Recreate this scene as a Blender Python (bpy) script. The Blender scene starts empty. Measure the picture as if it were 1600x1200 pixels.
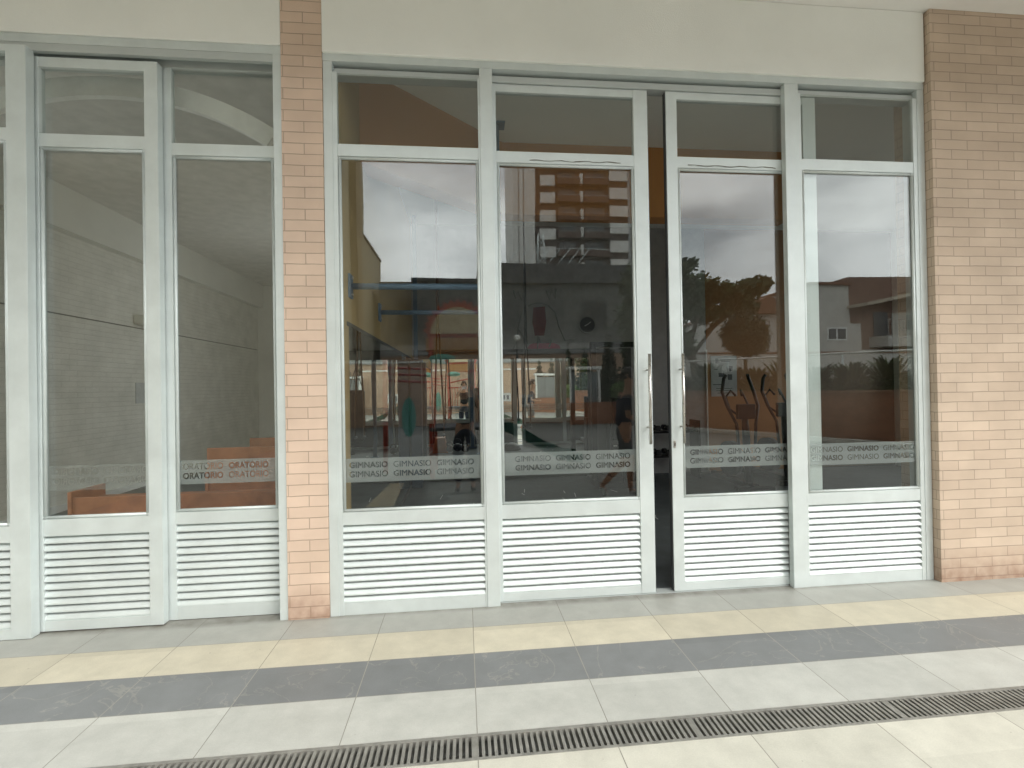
import bpy, bmesh, math, random
from mathutils import Vector, Matrix
random.seed(7)
R = math.radians
S = bpy.context.scene
C = S.collection

# ------------------------------------------------------------------ camera
cam_d = bpy.data.cameras.new("camera")
cam = bpy.data.objects.new("camera", cam_d); C.objects.link(cam)
cam_d.sensor_fit = 'HORIZONTAL'; cam_d.sensor_width = 36.0
cam_d.lens = 36.0 * 753.65 / 1600.0
cam_d.clip_start = 0.01; cam_d.clip_end = 2000
YAW, PIT, ROL = 0.0992, 0.0060, -0.0166
cam.location = (0, -3.4121, 1.55)
fw = Vector((math.sin(YAW) * math.cos(PIT), math.cos(YAW) * math.cos(PIT), math.sin(PIT)))
rt = Vector((math.cos(YAW), -math.sin(YAW), 0)); up = rt.cross(fw)
cr, sr = math.cos(ROL), math.sin(ROL)
rt2 = rt * cr + up * sr
up2 = up * cr - rt * sr
cam.matrix_world = Matrix(((rt2.x, up2.x, -fw.x, 0), (rt2.y, up2.y, -fw.y, -3.4121), (rt2.z, up2.z, -fw.z, 1.55), (0, 0, 0, 1)))
S.camera = cam

# ------------------------------------------------------------------ world: cloudy daylight sky
SUN_EL, SUN_AZ = R(42), R(140)      # azimuth measured clockwise from +y
w = bpy.data.worlds.new("World"); S.world = w; w.use_nodes = True
nt = w.node_tree; nt.nodes.clear()
def wn(t, **k):
    n = nt.nodes.new(t)
    for a, b in k.items(): setattr(n, a, b)
    return n
wo = wn('ShaderNodeOutputWorld'); bg = wn('ShaderNodeBackground'); bg.inputs[1].default_value = 0.12
sky = wn('ShaderNodeTexSky', sky_type='NISHITA', sun_disc=False, sun_elevation=SUN_EL, sun_rotation=SUN_AZ)
sky.air_density = 1.0; sky.dust_density = 3.0
tc = wn('ShaderNodeTexCoord'); mp = wn('ShaderNodeMapping'); mp.inputs['Scale'].default_value = (1, 1, 2.6)
mp.inputs['Location'].default_value = (3.1, 1.7, 0.4)
ns = wn('ShaderNodeTexNoise'); ns.inputs['Scale'].default_value = 2.2; ns.inputs['Detail'].default_value = 7; ns.inputs['Roughness'].default_value = 0.55
ramp = wn('ShaderNodeValToRGB'); e = ramp.color_ramp.elements
e[0].position = 0.33; e[0].color = (4.6, 5.1, 5.5, 1); e[1].position = 0.66; e[1].color = (17.0, 17.3, 17.3, 1)
mx = wn('ShaderNodeMix', data_type='RGBA'); mx.inputs[0].default_value = 0.9
L = nt.links.new
L(tc.outputs['Generated'], mp.inputs[0]); L(mp.outputs[0], ns.inputs['Vector']); L(ns.outputs[0], ramp.inputs[0])
L(sky.outputs[0], mx.inputs[6]); L(ramp.outputs[0], mx.inputs[7]); L(mx.outputs[2], bg.inputs[0]); L(bg.outputs[0], wo.inputs[0])

sd = bpy.data.lights.new("sun", 'SUN'); sd.energy = 0.8; sd.angle = R(30); sd.color = (1, 0.95, 0.87)
so = bpy.data.objects.new("sun", sd); C.objects.link(so)
dirv = Vector((math.sin(SUN_AZ) * math.cos(SUN_EL), math.cos(SUN_AZ) * math.cos(SUN_EL), math.sin(SUN_EL)))
so.rotation_euler = dirv.to_track_quat('Z', 'Y').to_euler(); so.location = (0, -10, 30)

S.view_settings.view_transform = 'Standard'; S.view_settings.look = 'None'
S.view_settings.gamma = 1; S.view_settings.exposure = 1.4
try:
    S.cycles.transparent_max_bounces = 32; S.cycles.max_bounces = 14; S.cycles.glossy_bounces = 8; S.cycles.diffuse_bounces = 5
    S.cycles.sample_clamp_indirect = 6
except Exception: pass

# ------------------------------------------------------------------ materials
MATS = {}
def lin(c): return tuple((x / 12.92 if x <= .04045 else ((x + .055) / 1.055) ** 2.4) for x in [v / 255 for v in c]) + (1,)
def mat(name, col, rough=0.6, metal=0.0, var=0.12, scale=6.0, bump=0.0, bscale=60.0, spec=0.5, dirt=None):
    """principled material whose colour is broken up by two sizes of noise"""
    if name in MATS: return MATS[name]
    m = bpy.data.materials.new(name); m.use_nodes = True; t = m.node_tree; n = t.nodes; b = n['Principled BSDF']
    b.inputs['Roughness'].default_value = rough; b.inputs['Metallic'].default_value = metal
    b.inputs['Specular IOR Level'].default_value = spec
    co = n.new('ShaderNodeTexCoord'); g = n.new('ShaderNodeTexNoise'); g.inputs['Scale'].default_value = scale
    g.inputs['Detail'].default_value = 6; g.inputs['Roughness'].default_value = .6
    r = n.new('ShaderNodeValToRGB'); r.color_ramp.elements[0].position = .3; r.color_ramp.elements[1].position = .72
    c = Vector(col[:3])
    lo = c * (1 - var); hi = c * (1 + var)
    if dirt: lo = Vector(dirt[:3])
    r.color_ramp.elements[0].color = (*lo, 1); r.color_ramp.elements[1].color = (min(1, hi.x), min(1, hi.y), min(1, hi.z), 1)
    t.links.new(co.outputs['Object'], g.inputs['Vector']); t.links.new(g.outputs[0], r.inputs[0]); t.links.new(r.outputs[0], b.inputs['Base Color'])
    rr = n.new('ShaderNodeMapRange'); rr.inputs[3].default_value = max(0.02, rough - .08); rr.inputs[4].default_value = min(1, rough + .1)
    t.links.new(g.outputs[0], rr.inputs[0]); t.links.new(rr.outputs[0], b.inputs['Roughness'])
    if bump:
        g2 = n.new('ShaderNodeTexNoise'); g2.inputs['Scale'].default_value = bscale; g2.inputs['Detail'].default_value = 4
        bp = n.new('ShaderNodeBump'); bp.inputs['Strength'].default_value = bump; bp.inputs['Distance'].default_value = 0.01
        t.links.new(co.outputs['Object'], g2.inputs['Vector']); t.links.new(g2.outputs[0], bp.inputs['Height']); t.links.new(bp.outputs[0], b.inputs['Normal'])
    MATS[name] = m; return m

def brick(name, c1, c2, mortar, bw=.27, bh=.075, ox=0.0, oz=0.0, ms=.006, bump=.5, stain=True):
    if name in MATS: return MATS[name]
    m = bpy.data.materials.new(name); m.use_nodes = True; t = m.node_tree; n = t.nodes; k = t.links.new
    b = n['Principled BSDF']; b.inputs['Roughness'].default_value = .85; b.inputs['Specular IOR Level'].default_value = .25
    co = n.new('ShaderNodeTexCoord'); sp = n.new('ShaderNodeSeparateXYZ'); k(co.outputs['Object'], sp.inputs[0])
    ad = n.new('ShaderNodeMath'); ad.operation = 'ADD'; k(sp.outputs[0], ad.inputs[0]); k(sp.outputs[1], ad.inputs[1])
    a2 = n.new('ShaderNodeMath'); a2.operation = 'ADD'; k(ad.outputs[0], a2.inputs[0]); a2.inputs[1].default_value = -ox
    a3 = n.new('ShaderNodeMath'); a3.operation = 'ADD'; k(sp.outputs[2], a3.inputs[0]); a3.inputs[1].default_value = -oz
    wob = n.new('ShaderNodeTexNoise'); wob.inputs['Scale'].default_value = 9; k(co.outputs['Object'], wob.inputs['Vector'])
    wm = n.new('ShaderNodeMath'); wm.operation = 'MULTIPLY_ADD'; k(wob.outputs[0], wm.inputs[0]); wm.inputs[1].default_value = .006; k(a3.outputs[0], wm.inputs[2])
    cb = n.new('ShaderNodeCombineXYZ'); k(a2.outputs[0], cb.inputs[0]); k(wm.outputs[0], cb.inputs[1])
    br = n.new('ShaderNodeTexBrick'); br.offset = .5; br.inputs['Scale'].default_value = 1
    br.inputs['Color1'].default_value = (*c1, 1); br.inputs['Color2'].default_value = (*c2, 1); br.inputs['Mortar'].default_value = (*mortar, 1)
    br.inputs['Mortar Size'].default_value = ms * .5; br.inputs['Mortar Smooth'].default_value = .3; br.inputs['Bias'].default_value = 0
    br.inputs['Brick Width'].default_value = bw; br.inputs['Row Height'].default_value = bh
    k(cb.outputs[0], br.inputs['Vector'])
    no = n.new('ShaderNodeTexNoise'); no.inputs['Scale'].default_value = 3.0; no.inputs['Detail'].default_value = 8; k(co.outputs['Object'], no.inputs['Vector'])
    mr = n.new('ShaderNodeMapRange'); mr.inputs[3].default_value = .76; mr.inputs[4].default_value = 1.20; k(no.outputs[0], mr.inputs[0])
    mu = n.new('ShaderNodeMix'); mu.data_type = 'RGBA'; mu.blend_type = 'MULTIPLY'; mu.inputs[0].default_value = 1
    k(br.outputs[0], mu.inputs[6]); k(mr.outputs[0], mu.inputs[7]); last = mu.outputs[2]
    if stain:   # splash dirt on the lowest courses, patchy
        n2 = n.new('ShaderNodeTexNoise'); n2.inputs['Scale'].default_value = 14; n2.inputs['Detail'].default_value = 6; k(co.outputs['Object'], n2.inputs['Vector'])
        ml = n.new('ShaderNodeMapRange'); ml.inputs[1].default_value = .26; ml.inputs[2].default_value = .02; ml.inputs[3].default_value = 0; ml.inputs[4].default_value = 1; k(sp.outputs[2], ml.inputs[0])
        mm = n.new('ShaderNodeMath'); mm.operation = 'MULTIPLY'; k(ml.outputs[0], mm.inputs[0]); k(n2.outputs[0], mm.inputs[1])
        mm2 = n.new('ShaderNodeMath'); mm2.operation = 'MULTIPLY'; mm2.use_clamp = True; k(mm.outputs[0], mm2.inputs[0]); mm2.inputs[1].default_value = 1.1
        ms_ = n.new('ShaderNodeMix'); ms_.data_type = 'RGBA'; k(mm2.outputs[0], ms_.inputs[0]); k(last, ms_.inputs[6]); ms_.inputs[7].default_value = (.24, .13, .085, 1); last = ms_.outputs[2]
    k(last, b.inputs['Base Color'])
    g = n.new('ShaderNodeTexNoise'); g.inputs['Scale'].default_value = 120; k(co.outputs['Object'], g.inputs['Vector'])
    gs = n.new('ShaderNodeMath'); gs.operation = 'MULTIPLY'; k(g.outputs[0], gs.inputs[0]); gs.inputs[1].default_value = .4
    hm = n.new('ShaderNodeMath'); hm.operation = 'MULTIPLY_ADD'; k(br.outputs['Fac'], hm.inputs[0]); hm.inputs[1].default_value = -1.0; k(gs.outputs[0], hm.inputs[2])
    bp = n.new('ShaderNodeBump'); bp.inputs['Strength'].default_value = min(1, bump * 1.4); bp.inputs['Distance'].default_value = .004
    k(hm.outputs[0], bp.inputs['Height']); k(bp.outputs[0], b.inputs['Normal'])
    MATS[name] = m; return m

def glass_mat(name='clear_glass', r0=.062, tint=(.895, .91, .90)):
    if name in MATS: return MATS[name]
    m = bpy.data.materials.new(name); m.use_nodes = True; t = m.node_tree; n = t.nodes; n.clear(); k = t.links.new
    o = n.new('ShaderNodeOutputMaterial'); mi = n.new('ShaderNodeMixShader'); tr = n.new('ShaderNodeBsdfTransparent'); gl = n.new('ShaderNodeBsdfGlossy')
    gl.inputs['Roughness'].default_value = 0.0; gl.inputs['Color'].default_value = (.97, 1, .99, 1); tr.inputs[0].default_value = (*tint, 1)
    lw = n.new('ShaderNodeLayerWeight'); lw.inputs[0].default_value = .5
    p = n.new('ShaderNodeMath'); p.operation = 'POWER'; k(lw.outputs['Facing'], p.inputs[0]); p.inputs[1].default_value = 4.2
    q = n.new('ShaderNodeMath'); q.operation = 'MULTIPLY_ADD'; k(p.outputs[0], q.inputs[0]); q.inputs[1].default_value = 1 - r0; q.inputs[2].default_value = r0
    co = n.new('ShaderNodeTexCoord'); no = n.new('ShaderNodeTexNoise'); no.inputs['Scale'].default_value = 1.3; no.inputs['Detail'].default_value = 1
    bp = n.new('ShaderNodeBump'); bp.inputs['Strength'].default_value = .05; bp.inputs['Distance'].default_value = .02
    k(co.outputs['Object'], no.inputs['Vector']); k(no.outputs[0], bp.inputs['Height']); k(bp.outputs[0], gl.inputs['Normal'])
    k(q.outputs[0], mi.inputs[0]); k(tr.outputs[0], mi.inputs[1]); k(gl.outputs[0], mi.inputs[2]); k(mi.outputs[0], o.inputs[0])
    MATS[name] = m; return m

def film_mat(name='frosted_film', a=.42, col=(.62, .66, .65)):
    if name in MATS: return MATS[name]
    m = bpy.data.materials.new(name); m.use_nodes = True; t = m.node_tree; n = t.nodes; n.clear(); k = t.links.new
    o = n.new('ShaderNodeOutputMaterial'); mi = n.new('ShaderNodeMixShader'); tr = n.new('ShaderNodeBsdfTransparent'); d = n.new('ShaderNodeBsdfDiffuse'); d.inputs[0].default_value = (*col, 1)
    co = n.new('ShaderNodeTexCoord'); no = n.new('ShaderNodeTexNoise'); no.inputs['Scale'].default_value = 8
    mr = n.new('ShaderNodeMapRange'); mr.inputs[3].default_value = a - .04; mr.inputs[4].default_value = a + .04
    k(co.outputs['Object'], no.inputs['Vector']); k(no.outputs[0], mr.inputs[0]); k(mr.outputs[0], mi.inputs[0])
    k(tr.outputs[0], mi.inputs[1]); k(d.outputs[0], mi.inputs[2]); k(mi.outputs[0], o.inputs[0]); MATS[name] = m; return m

def mirror_mat():
    if 'mirror_glass' in MATS: return MATS['mirror_glass']
    m = bpy.data.materials.new('mirror_glass'); m.use_nodes = True; b = m.node_tree.nodes['Principled BSDF']
    b.inputs['Metallic'].default_value = 1; b.inputs['Roughness'].default_value = 0.0; b.inputs['Base Color'].default_value = (.86, .89, .87, 1)
    n = m.node_tree.nodes; k = m.node_tree.links.new
    co = n.new('ShaderNodeTexCoord'); no = n.new('ShaderNodeTexNoise'); no.inputs['Scale'].default_value = 2.0; no.inputs['Detail'].default_value = 1
    bp = n.new('ShaderNodeBump'); bp.inputs['Strength'].default_value = .04; bp.inputs['Distance'].default_value = .02
    k(co.outputs['Object'], no.inputs['Vector']); k(no.outputs[0], bp.inputs['Height']); k(bp.outputs[0], b.inputs['Normal'])
    MATS['mirror_glass'] = m; return m

ALU = mat('silver_painted_aluminium', (.61, .665, .655), .42, .25, .07, 5, .1, 180)
ALUD = mat('silver_track', (.50, .54, .53), .45, .25, .05, 3)
GASK = mat('dark_gasket', (.05, .055, .06), .7)
STEEL = mat('brushed_steel', (.55, .53, .49), .28, 1.0, .08, 30)
PLASTER = mat('pale_plaster', (.85, .87, .83), .9, 0, .05, .9, .15, 120)
PLASTER_G = mat('grey_plaster', (.72, .72, .66), .9, 0, .06, 1.5, .1, 90)
SOFFIT = mat('soffit_plaster', (.80, .79, .76), .9, 0, .05, 2)
YELLOW = mat('yellow_paint', (.50, .36, .17), .8, 0, .05, 1.3)
ORANGE2 = mat('deep_orange_paint', (.36, .19, .085), .8, 0, .06, 1.1)
ORANGE = mat('orange_paint', (.55, .27, .10), .8, 0, .06, 1.1)
DGREY = mat('charcoal_paint', (.09, .09, .085), .8)
BLACK = mat('black_rubber', (.02, .02, .021), .5)
BLACKM = mat('black_metal', (.03, .03, .032), .35, .5)
BLUE = mat('blue_steel', (.13, .21, .31), .4, .1, .12, 8)
WOOD = mat('orange_wood', (.46, .17, .07), .45, 0, .35, 3)
GREEN = mat('green_plastic', (.015, .10, .075), .35)
TEAL = mat('teal_plastic', (.15, .45, .38), .35)
RED = mat('red_plastic', (.52, .08, .045), .4)
ORNG = mat('orange_plastic', (.55, .27, .09), .45)
CREAM = mat('cream_plastic', (.82, .68, .45), .5)
WHITE = mat('white_paint', (.75, .75, .72), .6, 0, .05)
LEAF = mat('leaf_green', (.045, .075, .025), .7, 0, .5, 1.2)
LEAF2 = mat('leaf_dark', (.028, .05, .026), .7, 0, .5, 1.0)
BARK = mat('bark', (.12, .085, .055), .9, 0, .3, 12, .6, 30)
SKIN = mat('skin', (.46, .25, .16), .55, 0, .08, 12)
HAIR = mat('dark_hair', (.015, .011, .009), .6, 0, .4, 40, .6, 120)
BRK_P = brick('pillar_brick', (.68, .525, .415), (.62, .475, .37), (.42, .325, .25), ox=-1.205 + .27, oz=.012)
BRK_R = brick('wall_brick', (.58, .465, .36), (.52, .41, .315), (.37, .295, .23), ox=3.72, oz=.03)
BRK_I = brick('inner_brick', (.74, .73, .665), (.71, .70, .635), (.60, .59, .53), stain=False)
BRK_B = brick('planter_brick', (.36, .17, .10), (.30, .14, .085), (.25, .16, .12), ox=0, stain=False)
BRK_W = brick('boundary_brick', (.52, .37, .27), (.47, .33, .24), (.36, .27, .2), bw=.3, bh=.1, stain=False)
GLASS = glass_mat()
FILM = film_mat(a=.55, col=(.46, .49, .49))
MIRROR = mirror_mat()

# ------------------------------------------------------------------ helpers
class B:
    """collects shapes, links them as ONE mesh object"""
    def __init__(s): s.bm = bmesh.new(); s.mats = []
    def mi(s, m):
        if m is None: return 0
        if m not in s.mats: s.mats.append(m)
        return s.mats.index(m)
    def box(s, x0, x1, y0, y1, z0, z1, m=None, bev=0.0, M=None):
        g = bmesh.ops.create_cube(s.bm, size=1)
        vs = g['verts']
        for v in vs: v.co = Vector(((x0 + x1) / 2 + v.co.x * (x1 - x0), (y0 + y1) / 2 + v.co.y * (y1 - y0), (z0 + z1) / 2 + v.co.z * (z1 - z0)))
        fs = set(f for v in vs for f in v.link_faces)
        if bev:
            es = list(set(e for f in fs for e in f.edges))
            r = bmesh.ops.bevel(s.bm, geom=es, offset=bev, segments=2, affect='EDGES', profile=.6)
            vs = list(set(v for f in r['faces'] for v in f.verts) | set(v for v in vs if v.is_valid)); fs = set(f for v in vs for f in v.link_faces)
        for f in fs: f.material_index = s.mi(m)
        if M is not None: bmesh.ops.transform(s.bm, matrix=M, verts=list(set(v for f in fs for v in f.verts)))
        return s
    def tube(s, pts, r, m=None, n=10, closed=False, caps=True):
        pts = [Vector(p) for p in pts]; rs = r if isinstance(r, (list, tuple)) else [r] * len(pts); rings = []
        N = len(pts)
        ref = None
        for i, p in enumerate(pts):
            a = pts[(i - 1) % N] if (i > 0 or closed) else p; b = pts[(i + 1) % N] if (i < N - 1 or closed) else p
            d = (b - a).normalized()
            if ref is None: ref = Vector((0, 0, 1)) if abs(d.z) < .9 else Vector((1, 0, 0))
            u = d.cross(ref).normalized(); v = u.cross(d).normalized(); ref = v
            rings.append([s.bm.verts.new(p + (u * math.cos(2 * math.pi * k / n) + v * math.sin(2 * math.pi * k / n)) * rs[i]) for k in range(n)])
        k2 = s.mi(m)
        for i in range(N if closed else N - 1):
            A, Bb = rings[i], rings[(i + 1) % N]
            for k in range(n):
                f = s.bm.faces.new((A[k], A[(k + 1) % n], Bb[(k + 1) % n], Bb[k])); f.material_index = k2; f.smooth = True
        if not closed and caps:
            for rg in (rings[0], rings[-1]):
                try: s.bm.faces.new(rg).material_index = k2
                except Exception: pass
        return s
    def poly(s, pts, y0, y1, m=None, axis='y'):
        """prism: outline of (a,b) pairs extruded along an axis"""
        def mk(a, b, c): return Vector((a, c, b)) if axis == 'y' else (Vector((c, a, b)) if axis == 'x' else Vector((a, b, c)))
        A = [s.bm.verts.new(mk(a, b, y0)) for a, b in pts]; D = [s.bm.verts.new(mk(a, b, y1)) for a, b in pts]; k = s.mi(m); n = len(pts)
        fs = [s.bm.faces.new(A), s.bm.faces.new(D[::-1])]
        for i in range(n): fs.append(s.bm.faces.new((A[i], D[i], D[(i + 1) % n], A[(i + 1) % n])))
        for f in fs: f.material_index = k
        return s
    def ball(s, c, r, m=None, sc=(1, 1, 1), sub=2):
        g = bmesh.ops.create_icosphere(s.bm, subdivisions=sub, radius=r)
        for v in g['verts']: v.co = Vector((v.co.x * sc[0] + c[0], v.co.y * sc[1] + c[1], v.co.z * sc[2] + c[2]))
        for f in set(f for v in g['verts'] for f in v.link_faces): f.material_index = s.mi(m); f.smooth = True
        return s
    def obj(s, name, m=None, parent=None, smooth=False):
        if m is not None and not s.mats: s.mats = [m]
        bmesh.ops.recalc_face_normals(s.bm, faces=s.bm.faces)
        me = bpy.data.meshes.new(name); s.bm.to_mesh(me); s.bm.free()
        for x in s.mats: me.materials.append(x)
        o = bpy.data.objects.new(name, me); C.objects.link(o)
        if parent is not None: o.parent = parent
        if smooth:
            for p in me.polygons: p.use_smooth = True
        return o
def box(name, m, x0, x1, y0, y1, z0, z1, parent=None, bev=0): return B().box(x0, x1, y0, y1, z0, z1, m, bev).obj(name, m, parent)
def tag(o, label, cat, group=None):
    o['label'] = label; o['category'] = cat
    if group: o['group'] = group
    return o
def thing(name, label, cat, loc=(0, 0, 0), group=None):
    o = bpy.data.objects.new(name, None); C.objects.link(o); o.location = loc; o.empty_display_size = .2; return tag(o, label, cat, group)
def struct(o): o['kind'] = 'structure'; return o
def copy_tree(o, parent=None):
    c = o.copy(); C.objects.link(c)
    if parent is not None: c.parent = parent
    for ch in list(o.children): copy_tree(ch, c)
    return c

# ------------------------------------------------------------------ paving
def floor_mat():
    m = bpy.data.materials.new('banded_floor_tiles'); m.use_nodes = True; t = m.node_tree; n = t.nodes; k = t.links.new; b = n['Principled BSDF']
    co = n.new('ShaderNodeTexCoord'); sp = n.new('ShaderNodeSeparateXYZ'); k(co.outputs['Object'], sp.inputs[0])
    def mth(op, a, b_=None, c=None, clamp=False):
        x = n.new('ShaderNodeMath'); x.operation = op; x.use_clamp = clamp
        for i, v in enumerate((a, b_, c)):
            if v is None: continue
            if isinstance(v, (int, float)): x.inputs[i].default_value = v
            else: k(v, x.inputs[i])
        return x.outputs[0]
    def mixc(f, a, c):
        x = n.new('ShaderNodeMix'); x.data_type = 'RGBA'; k(f, x.inputs[0])
        for i, v in ((6, a), (7, c)):
            if isinstance(v, tuple): x.inputs[i].default_value = (*v, 1)
            else: k(v, x.inputs[i])
        return x.outputs[2]
    Y = sp.outputs[1]; X = sp.outputs[0]
    nz = n.new('ShaderNodeTexNoise'); nz.inputs['Scale'].default_value = 7; nz.inputs['Detail'].default_value = 9; nz.inputs['Roughness'].default_value = .65; k(co.outputs['Object'], nz.inputs['Vector'])
    vr = n.new('ShaderNodeTexNoise'); vr.inputs['Scale'].default_value = 1.9; vr.inputs['Detail'].default_value = 8; vr.inputs['Distortion'].default_value = 1.6; k(co.outputs['Object'], vr.inputs['Vector'])
    fine = n.new('ShaderNodeTexNoise'); fine.inputs['Scale'].default_value = 160; k(co.outputs['Object'], fine.inputs['Vector'])
    # tile id for per-tile tone
    ix = mth('FLOOR', mth('DIVIDE', mth('ADD', X, 0.566), .6)); iy = mth('FLOOR', mth('DIVIDE', Y, .32))
    cv = n.new('ShaderNodeCombineXYZ'); k(ix, cv.inputs[0]); k(iy, cv.inputs[1]); wn_ = n.new('ShaderNodeTexWhiteNoise'); k(cv.outputs[0], wn_.inputs['Vector'])
    grey = (.37, .375, .345); cream = (.50, .465, .365); slate = (.175, .183, .185); lgrey = (.44, .445, .41); cream2 = (.51, .50, .43)
    c = mixc(mth('LESS_THAN', Y, -.272), grey, cream)
    c = mixc(mth('LESS_THAN', Y, -.580), c, slate)
    c = mixc(mth('LESS_THAN', Y, -.905), c, lgrey)
    c = mixc(mth('LESS_THAN', Y, -1.30), c, cream2)
    # pale veins in the slate row
    vein = mth('MULTIPLY', mth('LESS_THAN', mth('ABSOLUTE', mth('SUBTRACT', vr.outputs[0], .5)), .006), mth('MULTIPLY', mth('LESS_THAN', Y, -.58), mth('GREATER_THAN', Y, -.905)))
    c = mixc(mth('MULTIPLY', vein, mth('MULTIPLY', nz.outputs[0], .45)), c, (.38, .36, .30))
    cloudy = n.new('ShaderNodeMapRange'); cloudy.inputs[1].default_value = .25; cloudy.inputs[2].default_value = .75; cloudy.inputs[3].default_value = .86; cloudy.inputs[4].default_value = 1.12; k(nz.outputs[0], cloudy.inputs[0])
    tt = mth('MULTIPLY', mth('MULTIPLY', cloudy.outputs[0], mth('MULTIPLY_ADD', fine.outputs[0], .22, .89)), mth('MULTIPLY_ADD', wn_.outputs[0], .13, .93))
    mu = n.new('ShaderNodeMix'); mu.data_type = 'RGBA'; mu.blend_type = 'MULTIPLY'; mu.inputs[0].default_value = 1; k(c, mu.inputs[6]); k(tt, mu.inputs[7]); c = mu.outputs[2]
    fx = mth('FRACT', mth('DIVIDE', mth('ADD', X, .566), .6)); jx = mth('LESS_THAN', mth('ABSOLUTE', mth('SUBTRACT', fx, .5)), .4962)
    jx = mth('SUBTRACT', 1.0, jx)
    jy = None
    for yy in (-.272, -.580, -.905, -1.85, -2.45, -3.05, -3.65, -4.25):
        l = mth('LESS_THAN', mth('ABSOLUTE', mth('SUBTRACT', Y, yy)), .0016); jy = l if jy is None else mth('MAXIMUM', jy, l)
    j = mth('MULTIPLY', mth('MAXIMUM', jx, jy), mth('MULTIPLY_ADD', nz.outputs[0], .9, .25), clamp=True)
    isl = mth('MULTIPLY', mth('LESS_THAN', Y, -.58), mth('GREATER_THAN', Y, -.905))
    jc = mixc(isl, (.15, .135, .11), (.33, .31, .26))
    c = mixc(j, c, jc)
    dirt = n.new('ShaderNodeMapRange'); dirt.inputs[1].default_value = -.05; dirt.inputs[2].default_value = .01; dirt.inputs[3].default_value = 0; dirt.inputs[4].default_value = .8; k(Y, dirt.inputs[0])
    dn = n.new('ShaderNodeTexNoise'); dn.inputs['Scale'].default_value = 11; dn.inputs['Detail'].default_value = 7; k(co.outputs['Object'], dn.inputs['Vector'])
    c = mixc(mth('MULTIPLY', dirt.outputs[0], mth('MULTIPLY', dn.outputs[0], 1.5), clamp=True), c, (.13, .12, .10))
    sn = n.new('ShaderNodeTexNoise'); sn.inputs['Scale'].default_value = 26; sn.inputs['Detail'].default_value = 3; k(co.outputs['Object'], sn.inputs['Vector'])
    c = mixc(mth('MULTIPLY', mth('GREATER_THAN', sn.outputs[0], .735), .35), c, (.2, .18, .15))
    k(c, b.inputs['Base Color']); b.inputs['Specular IOR Level'].default_value = .45
    rg = n.new('ShaderNodeMapRange'); rg.inputs[3].default_value = .34; rg.inputs[4].default_value = .62; k(nz.outputs[0], rg.inputs[0]); k(rg.outputs[0], b.inputs['Roughness'])
    hh = mth('MULTIPLY_ADD', j, -1.0, mth('MULTIPLY', fine.outputs[0], .12))
    bp = n.new('ShaderNodeBump'); bp.inputs['Strength'].default_value = .5; bp.inputs['Distance'].default_value = .003; k(hh, bp.inputs['Height']); k(bp.outputs[0], b.inputs['Normal'])
    return m
FLOOR = floor_mat()
b = B()
# pavement sheet, leaving the slot for the drain channel
b.box(-8, 12, -1.235, .12, -.2, 0, FLOOR); b.box(-8, 12, -2.6, -1.39, -.2, 0, FLOOR)
b.box(-8, 12, -1.39, -1.235, -.2, -.12, FLOOR)
struct(b.obj('pavement', FLOOR))
PLAZA = mat('plaza_concrete', (.17, .17, .155), .8, 0, .2, 1.5, .2, 60)
struct(box('ground', PLAZA, -160, 160, -400, -2.6, -.3, -.004))
struct(box('ground_behind', PLAZA, -160, -8.01, -2.59, 200, -.3, -.01)); struct(box('ground_behind', PLAZA, 12.01, 160, -2.59, 200, -.3, -.01)); struct(box('ground_behind', PLAZA, -8.0, 12.0, 10.1, 200, -.3, -.01)); struct(box('ground_behind', PLAZA, -8.0, -6.01, .13, 10.09, -.3, -.01)); struct(box('ground_behind', PLAZA, 8.01, 12.0, .13, 10.09, -.3, -.01))
STRIPE = mat('beige_paving', (.50, .42, .28), .7)
bs = B(); bs.poly([(-1.31, -3.0), (-.95, -3.0), (-1.0, -4.6), (-1.22, -4.6)], .001, .005, STRIPE, 'z'); struct(bs.obj('paving_stripe', STRIPE))

# drain grate
GRT = mat('cast_grate', (.27, .265, .24), .5, .4, .3, 14)
gr = thing('drain_grate', 'long dark slotted drain grate set in the pale tiled floor', 'drain', (0, -1.31, 0))
b = B()
b.box(-4, 9, .057, .0745, -.03, .0012, GRT, .001); b.box(-4, 9, -.0795, -.065, -.03, .0012, GRT, .001)
b.obj('rim', GRT, gr)
b = B(); x = -4.0
while x < 6.0:
    wd_ = .030 if int((x + 4.0) / .027 + .5) % 37 == 0 else .0135
    b.box(x, x + wd_, -.065, .057, -.028, -.0015 - random.uniform(0, .0015), None); x += .027 if wd_ < .02 else .0435
b.obj('slat', GRT, gr)
box('channel', mat('channel_concrete', (.19, .185, .16), .9), -4, 9, -.0795, .0745, -.119, -.095, gr)

# ------------------------------------------------------------------ facade masonry
tag(box('brick_pillar', BRK_P, -1.205, -.935, -.012, .35, 0, 4.41), 'narrow peach brick pillar between the prayer room windows and the gym windows', 'pillar')
tag(box('brick_wall', BRK_R, 3.612, 9.0, -.055, .27, 0, 4.41), 'wide tan brick wall right of the last gym window', 'wall')
tag(B().box(-.933, 3.600, -.018, .2, 3.868, 4.41, PLASTER, .006).obj('plaster_wall'), 'smooth pale plaster wall above the gym windows', 'wall')
tag(B().box(-7.9, -1.207, -.012, .2, 3.900, 4.41, PLASTER, .006).obj('plaster_wall'), 'smooth pale plaster wall above the prayer room windows', 'wall')
can = thing('canopy', 'deep pale plastered canopy sheltering the entrance walkway', 'canopy', (0, 0, 4.41))
B().box(-8, 12, -2.5, 1.0, .001, .45, SOFFIT, .01).obj('slab', SOFFIT, can)
box('parapet', PLASTER, -8, 12, -2.5, -2.3, .451, 6.2, can)

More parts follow.
